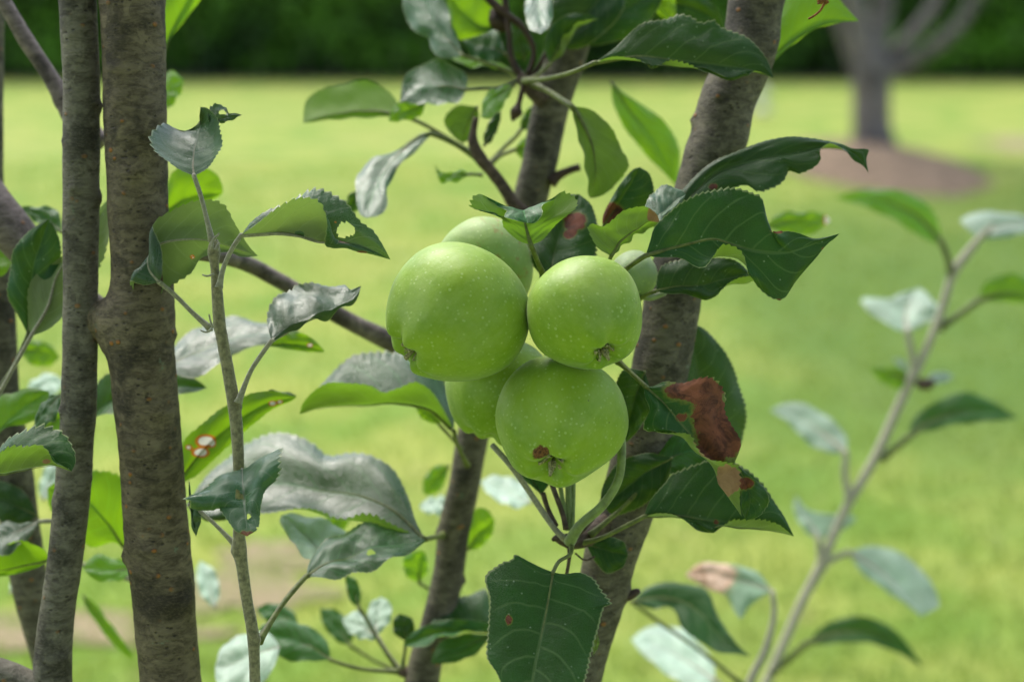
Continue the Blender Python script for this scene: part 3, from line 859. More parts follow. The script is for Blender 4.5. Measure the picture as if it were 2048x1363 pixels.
leaf(T1, 'm', 1.0, (-60, 945), (143, 942), [(0, 947), (50, 938), (100, 930)], [(0, 895, -1), (40, 862, -1.1), (85, 851, -1.2), (125, 862, -1), (148, 898, -.6), (151, 925, -.3)],
     [(-10, 912, .7), (25, 893, .9), (65, 888, .9), (95, 902, .7), (115, 925, .4)], k=(0, 0), ser=.09, teeth=17, br=[(92, 925, 8, 3)], label="serrated leaf at the left frame edge showing its lime underside")
leaf(T1, 'g', -9, (-30, 890), (98, 782), [(30, 830), (70, 800)], [(-10, 800), (30, 783), (68, 775)], [(15, 855), (60, 845), (100, 825)], k=(0, .4))
leaf(T1, 'n', -8, (122, 788), (66, 855), [(98, 815)], [(118, 825), (95, 850)], [(95, 795), (75, 820)], k=(0, 1.2))
leaf(T1, 'g', -11, (60, 880), (215, 770, -.5), [(120, 835), (170, 800)], [(100, 800), (160, 770)], [(110, 870), (180, 840)], k=(0, .2))
leaf(T1, 'n', -11, (150, 862), (414, 775), [(230, 800), (330, 772)], [(180, 795, -.5), (202, 755, -.5), (260, 738, -.6), (350, 738, -.6), (390, 757, -.3)], [(190, 838, .6), (240, 822, .6), (320, 798, .6), (385, 783, .4)], k=(0, 0), zr=.8)
leaf(T1, 'g', -11.5, (250, 1098), (95, 975), [(222, 1055), (180, 1005), (140, 985)], [(225, 1085), (175, 1092), (120, 1050), (98, 1010)], [(250, 1050), (254, 970), (218, 943), (180, 938), (130, 950)], k=(0, -.3), teeth=22, ser=.08,
     pet=[(262, 1115)], label="bright backlit leaf glowing between the two left stems")
leaf(T1, 'y', -10, (80, 1042), (-40, 1080), [(40, 1060), (0, 1075)], [(50, 1082), (0, 1112)], [(50, 1044), (0, 1046)], k=(0, 1.2), pet=[(130, 1040), (105, 1041)], pw=7)
leaf(T1, 'g', -9, (100, 1118), (-60, 1140), [(60, 1128), (0, 1140)], [(85, 1096), (50, 1082), (0, 1092)], [(70, 1136), (0, 1152)], k=(0, 0), zl=.5)
leaf(T1, 'm', -12.2, (75, 1030), (-40, 975), [(30, 1010)], [(50, 1045), (0, 1040)], [(50, 985), (0, 960)], k=(0, .2))
leaf(T1, 'g', -14, (300, 1125), (165, 1135), [(230, 1140)], [(240, 1160), (190, 1158)], [(240, 1118), (190, 1108)], k=(0, .8), pet=[(340, 1155), (320, 1145)], pw=8)
leaf(T1, 'g', -12.5, (318, 430), (446, 386), [(380, 395)], [(345, 345), (392, 331), (430, 345), (444, 368)], [(350, 428), (395, 412), (430, 398)], k=(0, -.2), label="translucent green leaf right of the thick trunk")
leaf(T1, 'g', -17, (318, 215), (368, 160), [(345, 175)], [(325, 160), (345, 142)], [(340, 215), (362, 185)], k=(0, .5))
leaf(T1, 'g', -14, (318, 130), (450, -90), [(350, 50), (390, -20)], [(300, 60), (330, -40), (390, -80)], [(340, 78), (370, 42), (402, -2), (430, -40)], k=(0, 0), label="bright yellow green leaf at the top right of the thick trunk")
leaf(T1, 's', -9.5, (330, 735), (600, 662), [(400, 700), (470, 676), (540, 668)], [(350, 690, -.2), (400, 655, -.4), (460, 634, -.4), (530, 645, -.3), (575, 655)], [(365, 752), (400, 752), (435, 733), (470, 705), (530, 690), (580, 680)], k=(0, 1.7), label="dark leaf with a broad white sky sheen behind the downy shoot")
leaf(T1, 'g', -9.8, (530, 690), (650, 704), [(570, 688), (610, 692)], [(560, 668), (600, 664), (632, 682)], [(570, 697), (610, 703)], k=(0, 0), sp=[(620, 690, 6, 4)])
leaf(T1, 'g', -8, (340, 985), (594, 793), [(410, 895), (470, 845), (530, 808)], [(366, 885), (400, 850), (440, 818), (490, 790), (545, 782)], [(372, 962), (400, 945), (470, 880), (540, 822), (580, 803)], k=(0, -.2), teeth=24, ser=.07,
     sp=[(412, 880, 19, 13), (402, 903, 17, 10), (378, 893, 7, 5), (545, 806, 8, 5), (560, 803, 6, 4), (425, 885, 8, 8)], label="bright green leaf with white and orange spots behind the downy shoot")
leaf(T1, 'm', -7.5, (480, 812), (594, 791), [(520, 797), (560, 790)], [(505, 792), (545, 781), (575, 783)], [(510, 806), (545, 800)], k=(0, 1.2))

leaf(T1, 'g', -24, (165, 1190), (268, 1318), [(200, 1235), (240, 1285)], [(190, 1205), (228, 1255), (258, 1295)], [(172, 1215), (205, 1262), (245, 1305)], k=(0, .2), nu=40)
leaf(T1, 'p', -26, (85, 1000), (125, 912), [(98, 970), (112, 940)], [(78, 975), (92, 930)], [(118, 985), (136, 945)], k=(0, .9), nu=40)
leaf(T1, 'p', -26, (55, 790), (128, 760), [(85, 772)], [(60, 765), (95, 745)], [(80, 800), (112, 788)], k=(0, 1.2), nu=40)
leaf(T1, 'g', -24, (40, 700), (120, 715), [(80, 700)], [(60, 680), (100, 688)], [(60, 728), (98, 732)], k=(0, .2), nu=40)
leaf(T1, 'p', -20, (20, 1185), (62, 1130), [(40, 1160)], [(22, 1155), (45, 1128)], [(45, 1185), (62, 1158)], k=(0, 1.2), nu=40)
wood("twig", [(300, 1172, 6), (240, 1150, 6), (165, 1128, 5), (150, 1120, 4)], -17, MAT['petiole_y'], T1, seg=10, step=9, rough=.05)

# ------------------------------------------------------------------ far left slim stem
T0 = empty("apple_tree", P(100, 1363, -14) * np.array([1, 1, 0]), "slim dark stem at the left frame edge, seen behind the joined pair of stems", "apple tree", "apple trees with slim stems")
wood("trunk", [(-22, -90, 28), (-20, 0, 28), (-22, 350, 28), (-8, 560, 34), (2, 780, 36), (22, 930, 40), (45, 1080, 37), (66, 1200, 34), (98, 1330, 30), (120, 1450, 32)], -14, MAT['barkC'], T0, seg=30, step=12, root=True, bumps=[(72, 1230, 14, 6, .5)])

# ------------------------------------------------------------------ downy shoot in focus
S1 = empty("leafy_shoot", P(510, 1363, 0) * np.array([1, 1, 0]), "slender downy grey green shoot standing in focus just right of the thick left trunk", "shoot", "downy upright shoots")
wood("stem", [(430, 478, 6), (428, 492, 11), (428, 512, 11), (430, 540, 9), (434, 580, 11), (440, 650, 12.5), (456, 740, 12), (472, 840, 12.5), (478, 960, 11), (478, 1060, 12), (479, 1100, 15), (484, 1130, 12), (494, 1200, 11.5), (506, 1270, 12), (510, 1363, 11), (512, 1480, 12)], 0, MAT['shoot'], S1, seg=24, step=6, rough=.05, root=True,
     bumps=[(428, 505, 16, 4, 0), (418, 655, 14, 5, 0), (478, 812, 10, 4, 0), (468, 1100, 12, 4, 0), (517, 1278, 12, 4, 0), (444, 560, 10, 4, 0)])
for pp in ([(424, 498, 3), (426, 480, 3), (436, 470, 2.2), (438, 466, 1.5)], [(405, 549, 1.5), (414, 552, 2), (428, 548, 2.5)], [(401, 660, 1.5), (412, 664, 2), (425, 658, 3)], [(418, 628, 1), (421, 642, 2), (426, 656, 3)], [(432, 500, 5), (437, 488, 3), (438, 484, 1.5)]):
    wood("stipule", pp, .8, MAT['petiole_y'], S1, seg=8, step=4, rough=.02)
leaf(S1, 'y', .6, (388, 352), (401, 214, .3), [(386, 325), (389, 298), (398, 262, -.2), (404, 236)], [(350, 334, .2), (312, 304, .4), (298, 276, .3), (312, 257, -.4), (332, 247, -1.2), (362, 262, -1.4), (396, 254, -.8), (399, 232)],
     [(412, 338, .3), (438, 306, .9), (444, 270, 1.0), (434, 236, .8), (416, 217, .5)], k=(0, .75), zl=.5, zr=.55, teeth=20, ser=.07, nu=140, bulge=-.10, ripple=.5, pet=[(424, 482), (414, 440), (401, 390)], pw=7, label="small cupped leaf shining white at the top of its stalk")
leaf(S1, 'y', -.8, (424, 262), (484, 230), [(436, 240), (460, 235)], [(415, 222), (432, 209), (452, 214), (455, 228), (470, 226)], [(436, 248), (458, 243), (472, 236)], k=(0, .3), teeth=12, ser=.12, ho=[(446, 226, 7, 5)])
leaf(S1, 'y', -1.3, (318, 564, .5), (516, 512, 0), [(299, 540, .4), (297, 515, .2), (312, 492), (345, 481), (400, 479), (455, 491)],
     [(288, 570, .5), (260, 564, .5), (290, 600, -.8), (345, 570, -.6), (382, 546, -.4), (404, 516, -.2), (450, 504), (485, 514)],
     [(325, 545, .6), (323, 505, .6), (311, 448, .4), (345, 420, .2), (395, 400), (445, 406), (472, 450), (495, 488)], k=(0, 0), teeth=22, ser=.06, nu=150, sp=[(381, 516, 5, 4)], pet=[(420, 656), (385, 625), (350, 590)], pw=7,
     label="broad leaf seen from below behind the shoot, pale green with a folded dark tip")
leaf(S1, 'y', .5, (482, 470), (781, 519, -.3), [(530, 467), (590, 471), (650, 485), (700, 488), (735, 497)],
     [(505, 441, -.5), (560, 408, -.8), (612, 383, -.8), (645, 378, -.5), (690, 402), (720, 440), (748, 462), (770, 498)],
     [(500, 455, .8), (540, 424, 1.3), (600, 394, 1.5), (638, 398, 1.6), (647, 425, 1.4), (650, 470, 1.0), (653, 492, .5), (690, 496, .2), (718, 505, .1), (740, 508)], k=(0, -.05), teeth=24, ser=.08, nu=150, ho=[(692, 460, 17, 15)],
     br=[(690, 488, 18, 3), (722, 505, 12, 3)], sp=[(675, 443, 4, 3)], pet=[(438, 575), (447, 535), (464, 498)], pw=7, label="arched leaf with a ragged hole near its dark serrated tip")
leaf(S1, 'y', .3, (543, 681), (722, 572), [(560, 667), (600, 650), (650, 630), (700, 602)], [(534, 650), (535, 616), (560, 590), (591, 566), (608, 573), (650, 570), (688, 570), (700, 582)], [(556, 677), (585, 661), (625, 643), (665, 628), (698, 610), (716, 592)], k=(0, 1.2), teeth=22, ser=.05, bulge=.22,
     ripple=2.6, pet=[(476, 805), (500, 745), (522, 710)], pw=7, label="silvery leaf on a straight stalk over the diagonal branch")
leaf(S1, 'y', 1.6, (484, 937, -1.2), (494, 1072), [(486, 970), (489, 1005), (493, 1045)], [(515, 925, -1), (545, 903, -1), (568, 900, -.6), (564, 925), (556, 950), (540, 968), (528, 990), (520, 1020), (516, 1055)],
     [(455, 945, -.6), (415, 968, 0), (372, 1002, .4), (400, 1000, .2), (428, 998), (433, 1012), (450, 1035), (470, 1060)], k=(0, .75), teeth=30, ser=.10, nu=160, ripple=1.6, ho=[(478, 992, 8, 8), (498, 1035, 4, 5), (520, 1055, 6, 4)], br=[(495, 1070, 18, 8)],
     label="ragged drooping leaf with holes hanging across the shoot")
leaf(S1, 'y', -1.2, (378, 1008), (392, 1072), [(386, 1035)], [(400, 1010), (402, 1040)], [(378, 960), (382, 1045)], k=(0, 0), pet=[(470, 1088), (430, 1048), (400, 1022)], pw=6)
leaf(S1, 's', -4.0, (612, 1152), (852, 1080), [(650, 1130), (700, 1110), (760, 1094), (810, 1086)], [(620, 1118), (645, 1085), (690, 1058), (735, 1050), (790, 1056), (830, 1070)], [(650, 1157), (700, 1150), (745, 1138), (785, 1122), (830, 1098)], k=(0, 1.5), ripple=2.0, teeth=24,
     ho=[(742, 1108, 9, 6)], pet=[(517, 1282, 3.8), (560, 1214, 2), (592, 1174, .8)], pw=8, label="glossy leaf with one small hole under the big shining leaf")
leaf(S1, 'p', -7.5, (652, 1130), (562, 1030), [(630, 1090), (600, 1060)], [(610, 1115), (575, 1070), (560, 1045)], [(690, 1095), (692, 1062), (650, 1040), (590, 1026)], k=(0, 1.7))

# ------------------------------------------------------------------ middle tree
T2 = empty("apple_tree", P(850, 1363, -16) * np.array([1, 1, 0]), "slim grey apple stem leaning right behind the apples, softly out of focus", "apple tree", "apple trees with slim stems")
wood("trunk", [(1185, -120, 40), (1160, 0, 40), (1134, 110, 40), (1108, 190, 37), (1092, 260, 36), (1078, 330, 36), (1058, 400, 34), (1020, 560, 34), (985, 700, 33), (955, 830, 32), (940, 900, 32), (928, 970, 31), (910, 1050, 32), (896, 1150, 31), (874, 1240, 31), (850, 1330, 34), (830, 1450, 38)], -16, MAT['barkC'], T2,
     seg=30, step=12, root=True, rough=.04, bumps=[(872, 1062, 14, 8, 0), (929, 1163, 12, 9, 0), (1110, 190, 26, 6, 0), (1075, 400, 24, 5, 0)])
wood("twig", [(1100, 365, 14), (1115, 352, 10), (1140, 340, 7), (1160, 334, 7)], -15.5, MAT['twig'], T2, seg=12, step=6, rough=.12)
wood("spur", [(1062, 440, 16), (1030, 410, 13), (1005, 372, 12), (982, 342, 12), (962, 318, 13), (948, 292, 12), (946, 268, 8), (952, 235, 6)], -13.5, MAT['spur'], T2, seg=16, step=6, rough=.14, label="knobbly dark fruiting spur")
wood("spur", [(1090, 205, 16), (1065, 180, 15), (1048, 162, 13), (1040, 150, 9)], -15, MAT['spur'], T2, seg=14, step=6, rough=.16)
for pts in ([(1008, -30, 6), (1012, 20, 6), (1018, 70, 6), (1024, 120, 7), (1045, 158, 8)], [(960, -20, 8), (1000, 20, 8), (1040, 50, 7), (1060, 80, 6), (1068, 110, 5), (1056, 150, 5)], [(1095, 100, 4), (1078, 130, 4), (1060, 155, 5)]):
    wood("twig", pts, -15.5, MAT['twig'], T2, seg=10, step=7, rough=.12)
wood("dried_blossom", [(1047, 165, 4), (1042, 190, 4), (1037, 208, 5), (1032, 222, 11), (1028, 232, 8), (1024, 242, 2)], -14.5, MAT['twig'], T2, seg=9, step=3, rough=.5)
wood("dried_blossom", [(985, 20, 8), (992, 38, 16), (1000, 50, 15), (1020, 58, 8)], -16, MAT['twig'], T2, seg=10, step=4, rough=.4)
a2 = dict(pw=7)
leaf(T2, 's', -15, (862, 267), (733, 436), [(832, 278), (806, 300), (768, 345), (742, 398)], [(850, 283), (820, 312), (790, 345), (775, 378), (774, 410), (755, 432)], [(842, 266), (805, 294), (745, 318), (714, 348), (712, 388), (718, 425)], k=(.2, 1.5), pet=[(958, 318), (930, 300), (895, 280)], pw=8, label="twisting leaf with grey white sheen above the arched leaf")
leaf(T2, 'n', -15.6, (716, 380), (700, 426), [(705, 405)], [(722, 400), (716, 420)], [(698, 388), (692, 410)], k=(0, 0))
leaf(T2, 'n', -17, (808, 232), (606, 246), [(740, 222), (680, 228)], [(785, 190), (745, 163), (690, 165), (645, 180), (612, 198)], [(760, 234), (700, 237), (650, 240)], k=(0, .4), zl=-.6, pet=[(960, 315), (910, 285), (850, 250)], pw=6, label="bright leaf held out flat to the left under the hedge line")
leaf(T2, 'g', -16, (852, 204), (776, 242), [(815, 222)], [(840, 232), (800, 243)], [(820, 200), (788, 212)], k=(0, .3))
leaf(T2, 's', -15.5, (934, 180), (799, 206), [(890, 172), (840, 178)], [(915, 205), (870, 209), (820, 206)], [(930, 148), (885, 122), (840, 130), (808, 158)], k=(0, .9), bulge=-.15, pet=[(1045, 160), (1000, 176), (965, 178)], label="dark oval leaf with a sheen along its lower edge")
leaf(T2, 's', -15.5, (926, 112), (812, -40), [(895, 78), (868, 40), (850, 0)], [(880, 116), (860, 92), (856, 76), (830, 64), (811, 35), (806, 0)], [(918, 85), (905, 40), (888, 0), (860, -30)], k=(.5, .6), pet=[(1050, 162), (1010, 140), (960, 122)], label="upright dark leaf with a pale midrib at the top of the spur")
leaf(T2, 'g', -16.5, (1012, 45), (890, -25), [(965, 55), (920, 20)], [(975, 64), (920, 79), (902, 45)], [(1010, 8), (960, -35), (920, -42)], k=(0, 0))
leaf(T2, 'm', -16, (1012, 108), (922, 76), [(970, 92)], [(985, 124), (945, 112)], [(992, 62), (950, 62)], k=(0, .9), pet=[(1045, 150), (1030, 130)])
leaf(T2, 'g', -15.8, (1040, 145), (895, 112), [(980, 128), (930, 120)], [(985, 136), (930, 132)], [(985, 122), (930, 112)], k=(0, 1.5))
leaf(T2, 'm', -16.8, (1050, 120), (1030, 40), [(1040, 80)], [(1018, 110), (1018, 60)], [(1062, 100), (1055, 55)], k=(0, .2))
leaf(T2, 's', -16, (1040, -60), (1082, 68), [(1070, -20), (1078, 20)], [(1095, -20), (1106, 20), (1100, 52)], [(1050, -10), (1050, 30), (1060, 58)], k=(0, 2.2), label="curled leaf tip reflecting white sky at the top edge")
leaf(T2, 'm', -13.5, (1100, 128), (1198, 38), [(1118, 92), (1148, 58)], [(1088, 92), (1102, 52), (1140, 28), (1178, 30)], [(1119, 96, .5), (1130, 70, .6), (1165, 42, .5)], RF=[(1128, 108, .2), (1150, 66, .2), (1180, 44, .2)], k=(0, -.2), pet=[(1052, 162), (1075, 150)], label="dark leaf with a yellow rolled edge near the top")
leaf(T2, 'm', -14.2, (1240, -60), (1105, 100), [(1190, 10), (1150, 60)], [(1250, 10), (1215, 60), (1165, 95)], [(1170, -40), (1110, -10), (1095, 50)], k=(0, .1))
leaf(T2, 'm', -15.2, (1150, 92), (1345, -50), [(1220, 40), (1290, -5)], [(1160, 20), (1230, -50)], [(1210, 90), (1272, 66), (1315, 20)], k=(0, .1), label="large dark leaf filling the top centre edge")
leaf(T2, 'g', -15.8, (1295, -50), (1338, 42), [(1320, 0)], [(1345, -10), (1352, 25)], [(1300, 0), (1318, 30)], k=(0, 0))
leaf(T2, 'm', -17, (1300, 30), (1450, 62), [(1350, 10), (1410, 25)], [(1340, -40), (1400, -12), (1440, 25)], [(1340, 55), (1400, 68)], k=(0, -.1))
leaf(T2, 'm', -4.6, (1188, 126), (1547, 157), [(1270, 114), (1340, 119), (1420, 129), (1490, 138), (1530, 148)],
     [(1232, 93), (1268, 58), (1292, 45), (1330, 38), (1358, 27), (1380, 32), (1402, 46), (1428, 41), (1442, 53), (1490, 70), (1516, 95), (1537, 125)],
     [(1225, 116, .5), (1272, 115, .6), (1292, 128, .25), (1308, 132, .1), (1345, 121, .6), (1382, 126, .6), (1412, 146, .25), (1460, 160, .05), (1490, 152, .1), (1510, 142, .4), (1532, 150, .2)],
     RF=[(1225, 121, .2), (1275, 124, .2), (1305, 135, .1), (1350, 137, .2), (1400, 144, .1), (1455, 159, .05), (1500, 147, .1), (1528, 150)], k=(0, .25), teeth=34, ser=.05, nu=170,
     pet=[(1048, 162, -9.5), (1090, 158, -6), (1140, 146, -2), (1170, 134, -.6)], pw=7, label="long dark leaf held level across the top, its edge rolled lime")
leaf(T2, 'm', -9, (1143, 212), (1180, 396), [(1166, 250), (1186, 300), (1190, 350)], [(1150, 250), (1163, 300), (1172, 345), (1176, 384)], [(1188, 222), (1224, 258), (1246, 300), (1256, 334), (1228, 374), (1198, 393)], k=(0, 0), zl=.3, zr=-.3,
     pet=[(1058, 165, -6), (1095, 182, -4), (1125, 200, -1)], pw=9, label="olive green leaf hanging straight down beside the leaning trunk")
leaf(T2, 'g', -22, (1222, 164), (1353, 372), [(1262, 225), (1312, 290)], [(1250, 188), (1300, 218), (1345, 262), (1360, 312)], [(1228, 215), (1262, 275), (1312, 330)], k=(0, .3), label="blurred bright leaf hanging between the two leaning trunks")
leaf(T2, 'm', -15.5, (955, 213), (924, 287), [(940, 240), (930, 262)], [(912, 212), (888, 240), (902, 268)], [(958, 235), (950, 262), (938, 280)], k=(0, 0))
leaf(T2, 'g', -15, (1030, 170), (962, 236), [(990, 195)], [(1005, 215), (980, 235)], [(1000, 172), (968, 195)], k=(0, 1.0))
leaf(T2, 'm', -14.8, (968, 292), (1002, 222), [(985, 260)], [(968, 268), (985, 232)], [(985, 280), (1000, 245)], k=(0, .5))
leaf(T2, 'g', -15.4, (942, 348), (869, 327), [(905, 350), (880, 345)], [(915, 362), (880, 362)], [(920, 340), (890, 348), (872, 335)], k=(0, .8), pet=[(965, 350)], pw=5)
leaf(T2, 'g', -18, (1028, 300), (1085, 285), [(1055, 292)], [(1045, 278), (1070, 275)], [(1045, 318), (1070, 312)], k=(0, 0), pet=[(972, 338), (1000, 312)], pw=6)
leaf(T2, 'n', -18.5, (1040, 262), (1075, 212), [(1055, 235)], [(1042, 240), (1058, 215)], [(1065, 255), (1078, 232)], k=(0, 0), pet=[(972, 335), (1005, 298), (1030, 275)], pw=6)
leaf(T2, 's', -7.2, (850, 1078), (372, 1010), [(790, 1024), (720, 990), (640, 978), (560, 968), (460, 980)],
     [(800, 1054, 1.0), (732, 1027, 1.7), (690, 1028, 1.6), (645, 1022, 1.3), (580, 1019, .8), (500, 1026, .5), (420, 1035)],
     [(832, 1042), (816, 990), (790, 940), (750, 917), (700, 905), (655, 906), (622, 882), (560, 867), (500, 880), (450, 918), (410, 955)],
     LF=[(805, 1072, .2), (745, 1056, .2), (679, 1044, .2), (629, 1034, .2), (570, 1026, .1), (490, 1032), (420, 1040)], k=(.15, 1.3), ripple=1.9, bulge=.2, teeth=36, nu=150, ser=.05,
     pet=[(885, 1070, -8), (866, 1074, -4)], pw=8, label="largest glossy leaf, broad white sheen, stretching left from the slim stem")
leaf(T2, 's', -9.5, (908, 862, -1), (599, 828), [(860, 818), (800, 808), (740, 808), (680, 812), (640, 816)],
     [(880, 805, 1), (845, 772, 1.2), (822, 764, 1.4), (790, 773, 1.5), (765, 786, 1.4), (735, 772, 1.4), (700, 763, 1.2), (660, 764, 1), (630, 780, .7), (606, 805, .3)],
     [(905, 800, -2), (870, 735, -2.6), (800, 702, -2.8), (725, 707, -2.6), (680, 730, -2), (650, 760, -1.3), (620, 795, -.5)], k=(0, 0), teeth=28, nu=120, pet=[(935, 930, -5), (915, 890, -2)], pw=6, label="boat shaped leaf left of the apples, dark inside and lime outside")
leaf(T2, 'g', -14, (880, 850), (830, 812), [(860, 828)], [(845, 838)], [(882, 830), (862, 815)], k=(0, 0), pet=[(925, 900), (900, 872)], pw=5)
leaf(T2, 'g', -22, (640, 1090), (700, 1010), [(660, 1055), (680, 1030)], [(640, 1055), (665, 1020)], [(668, 1080), (698, 1045)], k=(0, .3), nu=40)
leaf(T2, 'n', -24, (700, 1290), (640, 1215), [(680, 1260), (655, 1235)], [(672, 1280), (645, 1245)], [(708, 1258), (680, 1222)], k=(0, .8), nu=40, pet=[(790, 1340), (740, 1315)], pw=5)
leaf(T2, 'n', -22, (600, 1255), (512, 1215), [(560, 1230)], [(565, 1258), (530, 1240)], [(585, 1220), (545, 1205)], k=(0, 1.0), nu=40)
leaf(T2, 'p', -26, (430, 1215), (400, 1120), [(418, 1170)], [(402, 1190), (392, 1150)], [(440, 1180), (428, 1138)], k=(0, 1.1), nu=40)
leaf(T2, 'g', -26, (900, 930), (845, 985), [(870, 955)], [(885, 975), (860, 990)], [(872, 930), (848, 955)], k=(0, .2), nu=40)
# low spur of the middle tree
wood("spur", [(850, 1350, 16), (820, 1345, 14), (800, 1340, 12)], -16, MAT['spur'], T2, seg=12, step=5, rough=.2)
leaf(T2, 'p', -16, (560, 1292), (430, 1332), [(500, 1310), (460, 1330)], [(545, 1340), (500, 1382), (450, 1385), (432, 1360)], [(535, 1264), (485, 1268), (445, 1290)], k=(0, 1.3), label="pale leaf at the bottom edge left of the shoot")
leaf(T2, 'n', -16, (663, 1319), (515, 1262), [(620, 1292), (570, 1275)], [(620, 1322), (570, 1318), (530, 1290)], [(652, 1278), (620, 1252), (570, 1238), (530, 1245)], k=(0, .9), pet=[(800, 1342), (735, 1338), (695, 1330)], pw=6)
leaf(T2, 'p', -18, (755, 1272), (684, 1240), [(720, 1250)], [(740, 1280), (700, 1266)], [(742, 1232), (706, 1222)], k=(0, 1.4), pet=[(800, 1340), (775, 1305)], pw=6)
leaf(T2, 'p', -18, (752, 1270), (762, 1192), [(755, 1230)], [(738, 1250), (738, 1210)], [(778, 1245), (783, 1210)], k=(0, 1.2), pet=[(800, 1340), (775, 1305)], pw=5)
leaf(T2, 'n', -18, (718, 1215), (690, 1148), [(708, 1180)], [(700, 1200), (692, 1168)], [(722, 1185), (712, 1158)], k=(0, .5), pet=[(798, 1340), (760, 1285), (735, 1240)], pw=6)
leaf(T2, 'n', -14, (985, 1262), (806, 1290), [(920, 1262), (860, 1272)], [(940, 1262, .6), (880, 1275, .6), (838, 1293, .4)], [(975, 1244), (905, 1237), (845, 1252), (815, 1272)], k=(0, .1), zl=.4, label="curved leaf with lime underside crossing the slim stem low down")
leaf(T2, 'm', -14.5, (985, 1260), (855, 1258), [(930, 1240), (890, 1248)], [(940, 1255), (890, 1262)], [(975, 1180), (935, 1190), (900, 1200), (870, 1232)], k=(0, 1.2))
leaf(T2, 'n', -15, (985, 1268), (862, 1326), [(930, 1292), (890, 1312)], [(950, 1308), (900, 1325)], [(930, 1266), (885, 1280), (868, 1300)], k=(0, .6))
leaf(T2, 'm', -15, (812, 1282), (800, 1226), [(808, 1250)], [(788, 1265), (787, 1238)], [(828, 1270), (826, 1238)], k=(0, .3), pet=[(805, 1335)], pw=5)
leaf(T2, 'g', -20, (935, 1100), (990, 1040), [(958, 1065)], [(930, 1060), (950, 1018), (975, 1018)], [(960, 1095), (985, 1068)], k=(0, 0), label="small bright backlit leaf right of the slim stem")
leaf(T2, 'g', -20, (838, 1165), (842, 1098), [(838, 1130)], [(812, 1150), (808, 1112)], [(856, 1140), (852, 1108)], k=(0, 0), pet=[(880, 1185), (855, 1175)], pw=5)
leaf(T2, 'p', -24, (1062, 1005), (960, 962), [(1010, 985)], [(1030, 1015), (980, 992)], [(1045, 965), (990, 950)], k=(0, 2.0))
leaf(T2, 'p', -24, (905, 1010), (838, 1012), [(870, 1008)], [(880, 1028), (850, 1024)], [(885, 992), (855, 996)], k=(0, 1.6))
# ------------------------------------------------------------------ right leaning tree with the fruit spur
T3 = empty("apple_tree", P(1150, 1363, -7) * np.array([1, 1, 0]), "thickest leaning mottled trunk right behind the apple cluster", "apple tree", "apple trees with slim stems")
wood("trunk", [(1560, -110, 57), (1514, 0, 56), (1498, 100, 54), (1455, 200, 56), (1440, 270, 57), (1425, 310, 57), (1403, 380, 54), (1370, 500, 56), (1345, 600, 57), (1328, 700, 57), (1308, 800, 58), (1284, 900, 58), (1258, 1000, 56), (1224, 1100, 54),
      (1200, 1200, 49), (1174, 1290, 46), (1156, 1363, 45), (1130, 1480, 48)], -7.2, MAT['barkC'], T3, seg=44, step=9, rough=.035, root=True,
     bumps=[(1386, 240, 20, 8, 0), (1262, 1188, 20, 12, 0), (1190, 1055, 24, 10, .8), (1545, 75, 18, 5, 0), (1425, 165, 16, 3, 0)])
wood("stub", [(1235, 1195, 12), (1258, 1190, 9), (1272, 1183, 7), (1280, 1180, 4)], -7.0, MAT['twig'], T3, seg=12, step=4, rough=.2)
wood("spur", [(1215, 1040, 18, -3), (1190, 1062, 20, -1.6), (1168, 1078, 17, -.6), (1145, 1082, 18), (1128, 1080, 14), (1112, 1076, 8), (1104, 1080, 3)], -3.6, MAT['spur'], T3, seg=20, step=4, rough=.22, label="knobbly spur carrying the apple stalks")
for q, pts in enumerate(([(1130, 1078, 7), (1104, 1050, 6), (1060, 985, 6), (1025, 935, 6), (985, 890, 6, -1)], [(1132, 1058, 6), (1126, 1030, 5), (1112, 990, 5), (1100, 958, 5, -1)], [(1112, 1050, 5), (1095, 1015, 5, -1), (1086, 985, 5, -1)], [(1150, 1075, 5), (1175, 1050, 4), (1215, 1000, 4, -1)],
                         [(1140, 1095, 6), (1138, 1120, 4), (1133, 1150, 4)], [(1150, 1105, 2), (1170, 1120, 2), (1190, 1112, 2)])):
    wood("fruit_stalk", pts, -3.2, MAT['spur'] if q else MAT['petiole_y'], T3, seg=12, step=7, rough=.08)
leaf(T3, 'm', 2.6, (1106, 1143), (1040, 1500), [(1100, 1180), (1086, 1255), (1070, 1330), (1058, 1400)],
     [(1128, 1147), (1162, 1144), (1188, 1156), (1200, 1172), (1212, 1188), (1224, 1206), (1209, 1214), (1196, 1260), (1182, 1310), (1165, 1375), (1110, 1450)],
     [(1085, 1135), (1055, 1120), (1040, 1112), (1030, 1108), (1022, 1118), (1000, 1126), (970, 1152), (978, 1195), (975, 1260), (973, 1312), (995, 1350), (1020, 1420)], k=(0, .55), teeth=44, ser=.035, nu=190, bulge=.06, ripple=.8,
     br=[(1018, 1243, 7, 10)], pet=[(1143, 1088, -5.4), (1140, 1108, -3.5), (1118, 1122, -1.2)], pw=6, label="large square shouldered dark leaf hanging at the bottom centre")
